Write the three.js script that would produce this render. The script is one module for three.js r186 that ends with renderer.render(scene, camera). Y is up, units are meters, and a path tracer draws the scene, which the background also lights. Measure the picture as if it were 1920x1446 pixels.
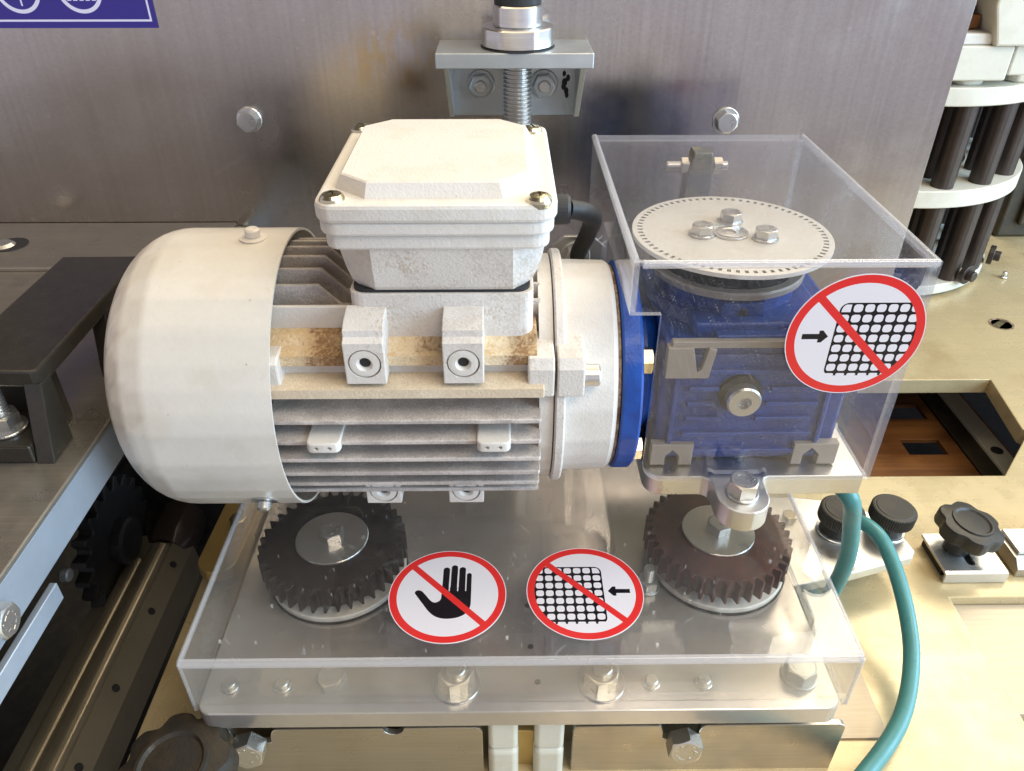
import * as THREE from 'three';
import { RoundedBoxGeometry } from 'three/addons/geometries/RoundedBoxGeometry.js';
import { mergeGeometries, toCreasedNormals } from 'three/addons/utils/BufferGeometryUtils.js';
import { RectAreaLightUniformsLib } from 'three/addons/lights/RectAreaLightUniformsLib.js';
import { Brush, Evaluator, SUBTRACTION } from 'three-bvh-csg';

// ---------------------------------------------------------------- camera, light, exposure
// origin: on the motor axis; x right, y up, z towards the viewer; metres
const scene = new THREE.Scene();
const camera = new THREE.PerspectiveCamera(52.91, 1024 / 771, 0.01, 30);
camera.position.set(0, 0.2232, 0.347);
{ const th = 34.3 * Math.PI / 180, ps = 0.6 * Math.PI / 180;
  camera.lookAt(Math.sin(ps) * Math.cos(th), 0.2232 - Math.sin(th), 0.347 - Math.cos(ps) * Math.cos(th)); }
const renderer = new THREE.WebGLRenderer({ antialias: true });
renderer.toneMapping = THREE.LinearToneMapping;
renderer.toneMappingExposure = 1.0;
renderer.shadowMap.enabled = true;
RectAreaLightUniformsLib.init();
scene.background = new THREE.Color().setRGB(0.64, 0.61, 0.70);
function areaLight(color, L, w, h, pos, target) {
  const l = new THREE.RectAreaLight(new THREE.Color().setRGB(...color), L, w, h);
  l.position.set(...pos); l.lookAt(...target); scene.add(l); return l;
}
// skylight in the roof (behind and to the right), lamp panel overhead, daylight window on the right, plus an added fill lamp
const SKYL = { c: [1.0, 0.9, 0.7], L: 10, w: 1.9, h: 0.65, p: [1.08, 1.35, -1.1], t: [0.9, 0, -0.6] };
const LAMP = { c: [1.0, 0.79, 0.51], L: 2.1, w: 1.9, h: 0.62, p: [-0.1, 1.5, -0.22], t: [-0.05, 0, -0.05] };
const WINL = { c: [0.56, 0.78, 1.0], L: 10.5, w: 1.9, h: 1.3, p: [1.9, 0.62, 0.62], t: [0, 0.05, 0.05] };
const FRONT = { c: [1.0, 0.87, 0.7], L: 9.0, w: 1.5, h: 0.55, p: [0.75, 1.55, 0.76], t: [0.0, 0, 0.1] };  // fill lamp added to brighten the bench strip and the gap
areaLight(FRONT.c, FRONT.L, FRONT.w, FRONT.h, FRONT.p, FRONT.t);
areaLight(SKYL.c, SKYL.L, SKYL.w, SKYL.h, SKYL.p, SKYL.t);
areaLight(LAMP.c, LAMP.L, LAMP.w, LAMP.h, LAMP.p, LAMP.t);
areaLight(WINL.c, WINL.L, WINL.w, WINL.h, WINL.p, WINL.t);

// ---------------------------------------------------------------- helpers
let seed = 20240611;
const rnd = () => { seed |= 0; seed = seed + 0x6D2B79F5 | 0; let t = Math.imul(seed ^ seed >>> 15, 1 | seed); t = t + Math.imul(t ^ t >>> 7, 61 | t) ^ t; return ((t ^ t >>> 14) >>> 0) / 4294967296; };
const PI = Math.PI, sin = Math.sin, cos = Math.cos, sqrt = Math.sqrt;
const names = {};
const num = n => { const k = names[n] = (names[n] ?? -1) + 1; return k ? n + '_' + String(k).padStart(3, '0') : n; };
function thing(name, label, category, pos = [0, 0, 0], ry = 0, group) {
  const o = new THREE.Group(); o.name = num(name); o.position.set(...pos); o.rotation.y = ry;
  o.userData = { label, category }; if (group) o.userData.group = group; scene.add(o); return o;
}
function prep(g) { g = g.index ? g.toNonIndexed() : g; for (const k of Object.keys(g.attributes)) if (!['position', 'normal', 'uv'].includes(k)) g.deleteAttribute(k); g.clearGroups(); if (!g.attributes.uv) g.setAttribute('uv', new THREE.BufferAttribute(new Float32Array(g.attributes.position.count * 2), 2)); return g; }
function uvBox(g) {                                        // uv in metres, by the way each face points
  const p = g.attributes.position, n = g.attributes.normal, uv = new Float32Array(p.count * 2);
  for (let f = 0; f < p.count; f += 3) {
    let ax = 0, ay = 0, az = 0; for (let k = 0; k < 3; k++) { ax += n.getX(f + k); ay += n.getY(f + k); az += n.getZ(f + k); }
    ax = Math.abs(ax); ay = Math.abs(ay); az = Math.abs(az);
    for (let k = f; k < f + 3; k++) {
      const x = p.getX(k), y = p.getY(k), z = p.getZ(k);
      const [u, v] = ax > ay && ax > az ? [z, y] : ay > az ? [x, z] : [x, y];
      uv[2 * k] = u + 0.37; uv[2 * k + 1] = v + 0.41;
    }
  }
  g.setAttribute('uv', new THREE.BufferAttribute(uv, 2)); return g;
}
function mesh(name, geos, mat, parent, label) {
  geos = [geos].flat().map(prep);
  const g = uvBox(geos.length > 1 ? mergeGeometries(geos) : geos[0]);
  const m = new THREE.Mesh(g, mat); m.name = name; if (label) m.userData.label = label;
  (parent || scene).add(m); return m;
}
const single = (name, geos, mat, label, category, group) => { const m = mesh(num(name), geos, mat); m.userData = { label, category }; if (group) m.userData.group = group; return m; };
const struct = (name, geos, mat) => { const m = mesh(num(name), geos, mat); m.userData = { kind: 'structure' }; return m; };
const mv = (g, x = 0, y = 0, z = 0, rx = 0, ry = 0, rz = 0) => { if (rx) g.rotateX(rx); if (ry) g.rotateY(ry); if (rz) g.rotateZ(rz); return g.translate(x, y, z); };
const rbox = (x0, x1, y0, y1, z0, z1, r = 0.001, s = 2) => mv(r ? new RoundedBoxGeometry(x1 - x0, y1 - y0, z1 - z0, s, Math.min(r, (x1 - x0) / 2.01, (y1 - y0) / 2.01, (z1 - z0) / 2.01)) : new THREE.BoxGeometry(x1 - x0, y1 - y0, z1 - z0), (x0 + x1) / 2, (y0 + y1) / 2, (z0 + z1) / 2);
const shapeOf = pts => pts instanceof THREE.Shape ? pts : new THREE.Shape(pts.map(p => new THREE.Vector2(p[0], p[1])));
function ext(pts, depth, b = 0, holes = [], crease = 0.35) {
  const s = shapeOf(pts); for (const h of holes) s.holes.push(h instanceof THREE.Path ? h : new THREE.Path(h.map(p => new THREE.Vector2(p[0], p[1]))));
  const g = new THREE.ExtrudeGeometry(s, { depth: depth - 2 * b, bevelEnabled: b > 0, bevelThickness: b, bevelSize: b, bevelOffset: -b, bevelSegments: 2, curveSegments: 20 });
  if (b) g.translate(0, 0, b);
  return crease ? toCreasedNormals(g, crease) : g;
}
const extX = (zy, x0, x1, b = 0, c) => ext(zy.map(p => [-p[0], p[1]]), x1 - x0, b, [], c).rotateY(PI / 2).translate(x0, 0, 0);
const extY = (xz, y0, y1, b = 0, holes = [], c) => ext(xz instanceof THREE.Shape ? xz : xz.map(p => [p[0], -p[1]]), y1 - y0, b, holes.map(h => h instanceof THREE.Path ? h : h.map(p => [p[0], -p[1]])), c).rotateX(-PI / 2).translate(0, y0, 0);
const extZ = (xy, z0, z1, b = 0, holes = [], c) => ext(xy, z1 - z0, b, holes, c).translate(0, 0, z0);
const lathe = (ry, seg = 48, crease = 0.5) => toCreasedNormals(new THREE.LatheGeometry(ry.map(p => new THREE.Vector2(Math.max(p[0], 0), p[1])), seg), crease);
const lathX = (xr, seg = 96, c = 0.5) => lathe(xr.map(p => [p[1], p[0]]), seg, c).rotateZ(-PI / 2);
const lathZ = (zr, seg = 48, c = 0.5) => lathe(zr.map(p => [p[1], p[0]]), seg, c).rotateX(PI / 2);
const circ = (cx, cy, r, n = 32) => Array.from({ length: n }, (_, i) => [cx + r * cos(i / n * 2 * PI), cy + r * sin(i / n * 2 * PI)]);
function rrect(x0, x1, y0, y1, r, n = 5) { const o = []; [[x1 - r, y1 - r, 0], [x0 + r, y1 - r, 1], [x0 + r, y0 + r, 2], [x1 - r, y0 + r, 3]].forEach(([x, y, q]) => { for (let i = 0; i <= n; i++) { const a = (q + i / n) * PI / 2; o.push([x + r * cos(a), y + r * sin(a)]); } }); return o; }
function loft(rings, capTop = true, capBottom = true, crease = 0.5) {   // rings of [x, y, z], going up, anticlockwise seen from above
  const n = rings[0].length, pos = [], idx = [];
  rings.forEach(r => r.forEach(p => pos.push(...p)));
  for (let k = 0; k + 1 < rings.length; k++) for (let i = 0; i < n; i++) { const a = k * n + i, b = k * n + (i + 1) % n, c = a + n, d = b + n; idx.push(a, b, d, a, d, c); }
  const cap = (k, up) => { const c = [0, 1, 2].map(j => rings[k].reduce((s, p) => s + p[j], 0) / n), ci = pos.length / 3; pos.push(...c); for (let i = 0; i < n; i++) { const a = k * n + i, b = k * n + (i + 1) % n; up ? idx.push(a, b, ci) : idx.push(b, a, ci); } };
  if (capTop) cap(rings.length - 1, true); if (capBottom) cap(0, false);
  const g = new THREE.BufferGeometry(); g.setAttribute('position', new THREE.Float32BufferAttribute(pos, 3)); g.setIndex(idx); g.computeVertexNormals();
  return toCreasedNormals(g, crease);
}
const ringXZ = (pts, y) => pts.map(p => [p[0], y, p[1]]);
const tube = (pts, r, seg = 64, rs = 16) => new THREE.TubeGeometry(new THREE.CatmullRomCurve3(pts.map(p => new THREE.Vector3(...p))), seg, r, rs, false);
const cylY = (r, y0, y1, x = 0, z = 0, b = 0.0006, seg = 40) => lathe([[0, y0], [r - b, y0], [r, y0 + b], [r, y1 - b], [r - b, y1], [0, y1]], seg).translate(x, 0, z);
const evalr = new Evaluator(); evalr.attributes = ['position', 'normal', 'uv']; evalr.useGroups = false;
function cut(a, b) { const A = new Brush(uvBox(prep(a))), B = new Brush(uvBox(prep(b))); A.updateMatrixWorld(); B.updateMatrixWorld(); return evalr.evaluate(A, B, SUBTRACTION).geometry; }
function hexHead(af, h) {                                   // hexagon with a chamfered top, base at y = 0
  const n = 48, ap = af / 2, rt = ap * 0.93, R = i => { const a = (i / n * 2 * PI) % (PI / 3) - PI / 6; return ap / cos(a); };
  const ring = (rf, yf) => Array.from({ length: n }, (_, i) => { const a = -i / n * 2 * PI, r = rf(i); return [r * cos(a), yf(r), r * sin(a)]; });
  return loft([ring(R, () => 0), ring(R, r => h - (r - rt) * 0.5), ring(() => rt, () => h)], true, true, 0.4);
}
const washer = (r, t, ri = 0) => lathe([[ri, 0], [r - 0.0003, 0], [r, 0.0004], [r, t - 0.0004], [r - 0.0004, t], [ri, t]], 40);
function marks(af, y) {                                     // raised strokes on a bolt head
  const o = []; for (let i = 0; i < 9; i++) { const a = i / 9 * 2 * PI + 0.3 * rnd(), r = af * (0.27 + 0.08 * rnd()); o.push(mv(new THREE.BoxGeometry(af * 0.05, 0.0003, af * (0.1 + 0.08 * rnd())), r * cos(a), y, r * sin(a), 0, -a + rnd() * 0.8)); } return o;
}
function bolt(parent, [x, y, z], af, h, wr, rx = 0, rz = 0, spin = 0.3, mat = M.zinc, name = 'bolt', shank = 0) {
  const gs = [hexHead(af, h), ...marks(af, h)]; if (shank) gs.push(cylY(af * 0.3, -shank, 0));
  const wt = wr ? 0.0015 : 0;
  const b = mesh(name, gs.map(g => g.rotateY(spin).translate(0, wt, 0)), mat, parent);
  b.position.set(x, y, z); b.rotation.set(rx, 0, rz);
  if (wr) { const w = washer(wr, wt); if (parent.parent === scene || parent === scene) mesh('washer', w, mat, b); else { b.geometry = mergeGeometries([b.geometry, uvBox(prep(w))]); } }
  return b;
}
function threadY(r, y0, y1, pitch, depth) { const p = [[0, y0], [r - depth, y0]]; for (let y = y0 + pitch / 4; y < y1; y += pitch) p.push([r - depth, y], [r, y + pitch * 0.32], [r, y + pitch * 0.5], [r - depth, y + pitch * 0.82]); p.push([r - depth, y1], [0, y1]); return lathe(p, 36, 0.3); }

// ---------------------------------------------------------------- procedural textures
function noiseFn(s0) {
  const perm = new Float32Array(65536); let s = s0; for (let i = 0; i < 65536; i++) { s = s + 0x6D2B79F5 | 0; let t = Math.imul(s ^ s >>> 15, 1 | s); t = t + Math.imul(t ^ t >>> 7, 61 | t) ^ t; perm[i] = ((t ^ t >>> 14) >>> 0) / 4294967296; }
  const h = (x, y, px, py) => perm[((((x % px) + px) % px) * 181 + (((y % py) + py) % py) * 2377) & 65535];
  const f = (x, y, px, py) => { const xi = Math.floor(x), yi = Math.floor(y); let fx = x - xi, fy = y - yi; fx = fx * fx * (3 - 2 * fx); fy = fy * fy * (3 - 2 * fy); const a = h(xi, yi, px, py), b = h(xi + 1, yi, px, py), c = h(xi, yi + 1, px, py), d = h(xi + 1, yi + 1, px, py); return a + (b - a) * fx + (c - a) * fy + (a - b - c + d) * fx * fy; };
  return { f, fbm: (u, v, p, o, py) => { let t = 0, a = 0.5, m = 0, q = py || p; for (let i = 0; i < o; i++) { t += a * f(u * p, v * q, p, q); m += a; a *= 0.55; p *= 2; q *= 2; } return t / m; } };
}
const N1 = noiseFn(11), N2 = noiseFn(77), N3 = noiseFn(313);
function tex(w, h, fn, metres, srgb) {
  const d = new Uint8Array(w * h * 4);
  for (let y = 0; y < h; y++) for (let x = 0; x < w; x++) { const c = fn(x / w, y / h), i = 4 * (y * w + x); const a = Array.isArray(c) ? c : [c, c, c]; for (let k = 0; k < 3; k++) d[i + k] = Math.max(0, Math.min(255, a[k] * 255)); d[i + 3] = 255; }
  const t = new THREE.DataTexture(d, w, h, THREE.RGBAFormat); t.wrapS = t.wrapT = THREE.RepeatWrapping; t.magFilter = THREE.LinearFilter; t.minFilter = THREE.LinearMipmapLinearFilter; t.generateMipmaps = true;
  if (srgb) t.colorSpace = THREE.SRGBColorSpace; if (metres) t.repeat.set(1 / metres, 1 / (metres * h / w)); t.needsUpdate = true; return t;
}
const again = (t, m) => { const c = t.clone(); c.repeat.set(1 / m, 1 / m); c.needsUpdate = true; return c; };
const lerp = (a, b, t) => a + (b - a) * t, sst = (a, b, x) => { x = Math.max(0, Math.min(1, (x - a) / (b - a))); return x * x * (3 - 2 * x); };
const mix3 = (a, b, t) => [lerp(a[0], b[0], t), lerp(a[1], b[1], t), lerp(a[2], b[2], t)];
const spots = (n, size, fn) => { const g = new Float32Array(size * size); for (let i = 0; i < n; i++) { const x = rnd() * size, y = rnd() * size; fn(g, x, y, size); } return g; };
const dot = (g, x, y, S, r, v) => { for (let j = -Math.ceil(r); j <= r + 1; j++) for (let i = -Math.ceil(r); i <= r + 1; i++) { const X = Math.floor(x) + i, Y = Math.floor(y) + j, d = Math.hypot(X + 0.5 - x, Y + 0.5 - y); if (d < r) { const k = ((Y + S) % S) * S + (X + S) % S; g[k] = Math.max(g[k], v * (1 - (d / r) ** 2)); } } };
const S = 1024, at = (g, u, v) => g[Math.floor(v * S) % S * S + Math.floor(u * S) % S];
const specks = spots(900, S, (g, x, y, Z) => dot(g, x, y, Z, 0.8 + rnd() * rnd() * 3.2, 0.3 + 0.7 * rnd()));
const fewSpecks = spots(70, S, (g, x, y, Z) => dot(g, x, y, Z, 1 + rnd() * rnd() * 4, 0.3 + 0.6 * rnd()));
const scratch = spots(260, S, (g, x, y, Z) => { const a = rnd() * 6.3, l = 4 + rnd() * rnd() * 60, v = 0.2 + 0.6 * rnd(), c = (rnd() - 0.5) * 0.03; for (let k = 0; k < l; k += 0.7) dot(g, (x + cos(a + k * c) * k + 4 * Z) % Z, (y + sin(a + k * c) * k + 4 * Z) % Z, Z, 1.0, v); });
const T = {};
T.grain = tex(512, 512, (u, v) => N1.fbm(u, v, 64, 3), 0.05);
T.rough = tex(512, 512, (u, v) => 0.8 + 0.4 * (N2.fbm(u, v, 10, 5) - 0.5), 0.12);
T.paint = tex(S, S, (u, v) => { const b = N1.fbm(u, v, 6, 5) - 0.5, f = N2.fbm(u, v, 90, 2) - 0.5, s = 1 - 0.55 * at(fewSpecks, u, v); const d = sst(0.56, 0.78, N3.fbm(u, v, 9, 5)); return mix3([(0.92 + 0.09 * b + 0.05 * f) * s, (0.92 + 0.09 * b + 0.05 * f) * s, (0.92 + 0.08 * b + 0.05 * f) * s], [0.78 * s, 0.73 * s, 0.65 * s], d * 0.3); }, 0.16);
T.weather = tex(S, S, (u, v) => { const b = N1.fbm(u, v, 7, 5) - 0.5, f = N2.fbm(u, v, 120, 2), s = 1 - 0.55 * at(fewSpecks, u, v), d = sst(0.5, 0.72, 0.65 * N3.fbm(u, v, 8, 6) + 0.35 * f), e = sst(0.6, 0.74, 0.6 * N2.fbm(u, v, 9, 6) + 0.4 * f); return mix3(mix3([(0.92 + 0.1 * b) * s, (0.91 + 0.1 * b) * s, (0.91 + 0.1 * b) * s], [0.62, 0.57, 0.53], 0.38 * d), [0.6, 0.43, 0.28], 0.32 * e); }, 0.11);
T.dusty = tex(S, S, (u, v) => { const b = N1.fbm(u, v, 8, 5), f = N2.fbm(u, v, 128, 2); const d = sst(0.3, 0.62, b * 0.6 + f * 0.4); return mix3([1, 0.93, 0.8], [0.68, 0.58, 0.46], d * 0.4); }, 0.1);
T.grime = tex(S, S, (u, v) => { const x = -0.1105 + 0.125 * u, near = Math.max(sst(0.03, 0.004, Math.abs(x + 0.076)), 0.75 * sst(0.02, 0.003, Math.abs(x + 0.031)), sst(0.02, 0.002, Math.abs(x - 0.011)), 0.5 * sst(0.012, 0.0, Math.abs(x + 0.108)), 0.4 * sst(0.012, 0.002, Math.abs(x + 0.046))), b = N1.fbm(u, v, 11, 6), f = N2.fbm(u, v, 130, 2), q = b * 0.65 + f * 0.35;
  return mix3(mix3([1, 0.95, 0.84], [0.8, 0.66, 0.46], sst(0.35, 0.65, q)), [0.3, 0.165, 0.07], sst(0.78, 0.42, q + 0.5 * (1 - near)) * 0.92); }, 0.125);
T.grime.offset.set(-0.2595 / 0.125, 0);
T.fin = tex(S, S, (u, v) => { const b = N3.fbm(u, v, 8, 4), f = N2.fbm(u, v, 150, 2); return mix3([0.88, 0.85, 0.83], [0.56, 0.53, 0.52], sst(0.3, 0.72, b * 0.65 + f * 0.35)); }, 0.08);
T.brushU = tex(1024, 512, (u, v) => 0.86 + 0.26 * (N1.fbm(u, v, 5, 4, 240) - 0.5) + 0.1 * (N2.fbm(u, v, 4, 4) - 0.5), 0.2);
T.brushV = tex(512, 1024, (u, v) => 0.86 + 0.26 * (N1.fbm(u, v, 240, 4, 5) - 0.5) + 0.1 * (N2.fbm(u, v, 4, 4) - 0.5), 0.1);
T.metal = tex(S, S, (u, v) => { const b = N2.fbm(u, v, 5, 6), s = at(scratch, u, v); return 0.84 + 0.3 * (b - 0.5) + 0.12 * s - 0.25 * at(fewSpecks, u, v); }, 0.14);
T.metalRough = tex(512, 512, (u, v) => 0.75 + 0.7 * (N3.fbm(u, v, 7, 6) - 0.5), 0.09);
T.table = tex(1024, 1024, (u, v) => { const st = N1.fbm(u, v, 3, 4, 300) - 0.5, b = N2.fbm(u, v, 5, 5) - 0.5, d = sst(0.5, 0.85, N3.fbm(u, v, 7, 5)), k = 1 - 0.5 * at(fewSpecks, u, v); return mix3([0.9 + 0.13 * st + 0.14 * b, 0.89 + 0.13 * st + 0.14 * b, 0.86 + 0.13 * st + 0.12 * b], [0.66, 0.58, 0.46], 0.5 * d).map(c => c * k); }, 0.3);
T.blue = tex(S, S, (u, v) => { const b = N1.fbm(u, v, 8, 5), s = at(scratch, u, v), k = at(specks, u, v); return mix3(mix3([0.85, 0.9, 0.95], [0.55, 0.6, 0.68], sst(0.35, 0.7, b)), [3, 2.2, 1], 0.18 * s + 0.16 * k); }, 0.1);
T.rust = tex(512, 512, (u, v) => { const b = N1.fbm(u, v, 12, 5), f = N2.fbm(u, v, 60, 3); return mix3([1, 0.95, 0.9], [0.32, 0.2, 0.12], sst(0.35, 0.65, 0.6 * b + 0.4 * f)); }, 0.05);
T.black = tex(512, 512, (u, v) => { const b = N1.fbm(u, v, 10, 5), k = N2.fbm(u, v, 128, 2); return mix3([0.5, 0.5, 0.5], [1, 0.86, 0.62], sst(0.35, 0.75, 0.7 * b + 0.3 * k)); }, 0.08);
T.wood = tex(512, 512, (u, v) => { const w = N1.fbm(u, v, 2, 4, 40), b = N2.fbm(u, v, 5, 5); return mix3([1, 0.86, 0.6], [0.5, 0.36, 0.2], sst(0.3, 0.75, 0.5 * w + 0.5 * b)); }, 0.2);
// how much of a clear sheet lets light pass: less where dust and scratches lie
T.dustClear = tex(S, S, (u, v) => 1 - (0.003 + 0.008 * sst(0.35, 0.75, N1.fbm(u, v, 4, 5)) + 0.035 * sst(0.55, 0.85, N2.fbm(u, v, 220, 2)) + 0.3 * at(specks, u, v) + 0.2 * at(scratch, u, v)), 0.15);
const swirl = new Float32Array(S * S); for (let i = 0; i < 150; i++) { const r0 = 20 + rnd() * 190, a0 = rnd() * 6.3, l = 0.15 + rnd() * 0.9, v = 0.1 + 0.5 * rnd() * rnd(), ex = 0.75 + 0.3 * rnd(); for (let a = 0; a < l; a += 0.004) dot(swirl, 715 + r0 * cos(a0 + a) * ex + 8 * rnd() * 0.2, 690 + (r0 + 14 * a) * sin(a0 + a) * 0.8, S, 0.9, v); }
T.milky = tex(S, S, (u, v) => 1 - (0.075 + 0.07 * (N1.fbm(u, v, 6, 5) - 0.5) + 0.04 * (N2.fbm(u, v, 150, 2) - 0.5) + 0.25 * at(fewSpecks, u, v) + 0.1 * at(scratch, u, v)), 0.12);
T.coverClear = tex(S, S, (u, v) => 1 - (0.004 + 0.012 * sst(0.42, 0.66, 0.65 * N3.fbm(u, v, 5, 6) + 0.35 * N2.fbm(u, v, 190, 2)) + 0.4 * at(specks, u, v) * (at(specks, u, v) > 0.5 ? 1 : 0.12) + 0.14 * at(scratch, u, v) + 0.3 * at(swirl, u, v)), 0);

const rgb = (r, g, b) => new THREE.Color().setRGB(r, g, b);
const std = (name, c, rough, metal = 0, o = {}) => { const m = new THREE.MeshPhysicalMaterial({ color: rgb(...c), roughness: rough, metalness: metal, ...o }); m.name = name; return m; };
const bump = (t, s) => ({ bumpMap: t, bumpScale: s });
const M = {
  paint: std('cream_grey_paint', [0.70, 0.665, 0.615], 0.55, 0, { map: T.paint, ...bump(T.grain, 0.00012) }),
  cover: std('fan_cover_paint', [0.69, 0.655, 0.59], 0.42, 0, { map: T.paint, roughnessMap: T.rough, ...bump(T.grain, 0.00003) }),
  weathered: std('weathered_paint', [0.69, 0.655, 0.605], 0.6, 0, { map: T.weather, ...bump(T.grain, 0.00016) }),
  dusty: std('dusty_paint', [0.66, 0.6, 0.52], 0.8, 0, { map: T.dusty, ...bump(T.grain, 0.0002) }),
  grime: std('grimy_paint', [0.68, 0.6, 0.48], 0.85, 0, { map: T.grime, ...bump(T.grain, 0.00025) }),
  fin: std('fin_paint', [0.66, 0.62, 0.58], 0.75, 0, { map: T.fin, ...bump(T.grain, 0.00018) }),
  zinc: std('zinc', [0.76, 0.75, 0.72], 0.42, 0.9, { map: T.metal, roughnessMap: T.metalRough }),
  yzinc: std('yellow_zinc', [0.8, 0.72, 0.5], 0.25, 1, { map: T.metal }),
  alu: std('milled_aluminium', [0.78, 0.77, 0.74], 0.5, 1, { map: T.metal, roughnessMap: T.metalRough, ...bump(again(T.brushU, 0.05), 0.00006) }),
  turned: std('turned_aluminium', [0.86, 0.85, 0.83], 0.28, 1, { map: again(T.brushU, 0.06) }),
  galv: std('galvanised_steel', [0.62, 0.65, 0.65], 0.5, 0.7, { map: T.metal, roughnessMap: T.metalRough }),
  steel: std('plate_steel', [0.5, 0.46, 0.4], 0.42, 0.85, { map: T.brushU, roughnessMap: T.metalRough }),
  gearPlate: std('dusty_aluminium_plate', [0.6, 0.57, 0.53], 0.28, 0.6, { map: T.metal, roughnessMap: T.metalRough }),
  table: std('brushed_table', [0.57, 0.465, 0.275], 0.36, 0.2, { map: T.table, roughnessMap: T.metalRough, ...bump(again(T.brushU, 0.12), 0.00004) }),
  brushed: std('brushed_plate', [0.55, 0.46, 0.34], 0.45, 0.3, { map: again(T.brushU, 0.1) }),
  blue: std('blue_enamel', [0.004, 0.05, 0.25], 0.42, 0, { map: T.blue, ...bump(T.grain, 0.0002) }),
  machined: std('bare_machined_casting', [0.42, 0.37, 0.31], 0.6, 0.4, { map: T.metal }),
  black: std('black_plastic', [0.035, 0.033, 0.03], 0.5, 0, { map: T.black, ...bump(T.grain, 0.0001) }),
  dustyBlack: std('dusty_black_paint', [0.045, 0.037, 0.028], 0.6, 0, { map: T.black, ...bump(T.grain, 0.0001) }),
  rubber: std('black_rubber', [0.02, 0.02, 0.022], 0.55, 0, {}),
  dark: std('dark_steel', [0.03, 0.031, 0.035], 0.55, 0.3, { map: T.black }),
  gear: std('shaded_gear_plastic', [0.022, 0.013, 0.012], 0.5, 0, { map: T.black, ...bump(T.grain, 0.0001) }),  // same plastic as the other gear, darkened to paint in the shade
  gearRed: std('red_brown_gear_plastic', [0.095, 0.028, 0.024], 0.45, 0, { map: T.black, ...bump(T.grain, 0.0001) }),
  flangeBlue: std('blue_flange_enamel', [0.006, 0.075, 0.36], 0.36, 0, { map: T.blue, ...bump(T.grain, 0.0001) }),
  blackest: std('satin_black_enamel', [0.03, 0.026, 0.02], 0.42, 0, { map: again(T.rough, 0.05), roughnessMap: T.rough, ...bump(T.grain, 0.00005) }),
  white: std('white_plastic', [0.72, 0.71, 0.66], 0.5, 0, { map: T.paint }),
  disc: std('ivory_disc', [0.76, 0.73, 0.66], 0.5, 0, { map: T.paint }),
  cream: std('cream_paint', [0.68, 0.66, 0.56], 0.5, 0, { map: T.paint }),
  teal: std('teal_sheath', [0.06, 0.24, 0.24], 0.45, 0, { map: again(T.paint, 0.05), roughnessMap: T.metalRough }),
  brass: std('brass', [0.56, 0.41, 0.16], 0.45, 0.6, { map: T.metal }),
  rust: std('rusty_dirt', [0.34, 0.28, 0.22], 0.85, 0, { map: T.rust }),
  rod: std('oiled_rod', [0.075, 0.06, 0.055], 0.36, 0.5, { map: again(T.metal, 0.05) }),
  rail: std('worn_rail', [0.5, 0.45, 0.33], 0.34, 0.7, { map: T.metal }),
  orange: std('orange_wood', [0.22, 0.105, 0.035], 0.6, 0, { map: T.wood }),
  windowTintRail: std('window_tinted_steel', [0.5, 0.58, 0.68], 0.4, 0.6, { map: T.metal }),  // blue tint puts the window's reflection into the steel colour
  clear: std('clear_acrylic_top', [0.95, 0.95, 0.96], 0.04, 0, { transmission: 1, thickness: 0, ior: 1.49, transmissionMap: T.dustClear }),
  clearCover: std('clear_acrylic_cover', [0.97, 0.965, 0.96], 0.03, 0, { transmission: 1, thickness: 0, ior: 1.49, transmissionMap: T.coverClear }),
  milky: std('dull_acrylic', [0.96, 0.95, 0.92], 0.08, 0, { transmission: 1, thickness: 0, ior: 1.49, transmissionMap: T.milky }),
  edge: std('acrylic_edge', [0.9, 0.9, 0.92], 0.18, 0, { transmission: 0.78, thickness: 0, ior: 1.49 }),
};
{ // the back sheet: brushing, streaks, warm reflected light painted in as an ochre patch, light specks and scuffs
  const x0 = -0.62, x1 = 0.31, y0 = -0.26, y1 = 0.27, W = 2048, H = 1232, sp = spots(260, S, (g, x, y, Z) => dot(g, x, y, Z, 0.8 + rnd() * 1.6, 0.4 + 0.6 * rnd()));
  const t = tex(W, H, (u, v) => {
    const x = lerp(x0, x1, u), y = lerp(y0, y1, v);
    const st = N1.fbm(u, v, 420, 4, 4) - 0.5, bl = N2.fbm(u, v, 5, 5) - 0.5, fine = N3.fbm(u, v, 500, 2) - 0.5;
    let c = [0.80, 0.79, 0.78].map(k => k + 0.14 * st + 0.1 * bl + 0.1 * fine);
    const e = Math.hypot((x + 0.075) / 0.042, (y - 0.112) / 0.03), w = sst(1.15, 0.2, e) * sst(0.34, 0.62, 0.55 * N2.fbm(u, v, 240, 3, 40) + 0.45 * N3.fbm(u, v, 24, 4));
    c = mix3(c, [0.86, 0.66, 0.3], 0.75 * w);  // ochre tint paints the warm light reflected left of the bracket
    const br = sst(0.42, 0.8, N3.fbm(u, v, 4, 5)) * sst(0.05, -0.25, x); c = mix3(c, [0.72, 0.62, 0.5], 0.35 * br);
    const s1 = Math.abs((x + 0.2) * 0.55 - (y - 0.038)) < 0.0016 && Math.abs(x + 0.199) < 0.013 ? N2.f(u * 900, v * 900, 900, 900) : 0;
    const s = Math.max(at(sp, u, v * H / W) * 0.8, s1 * 0.5); return mix3(c, [1, 1, 1], Math.max(s, 0.35 * at(scratch, u * 1.7 % 1, v * 1.7 * H / W % 1)));
  }, 0);
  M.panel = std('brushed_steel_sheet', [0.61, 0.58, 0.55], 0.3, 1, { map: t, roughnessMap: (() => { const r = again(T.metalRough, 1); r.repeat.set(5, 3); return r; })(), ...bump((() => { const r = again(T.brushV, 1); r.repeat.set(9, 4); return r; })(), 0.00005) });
  M.panel.userData = { x0, x1, y0, y1 };
}

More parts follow.
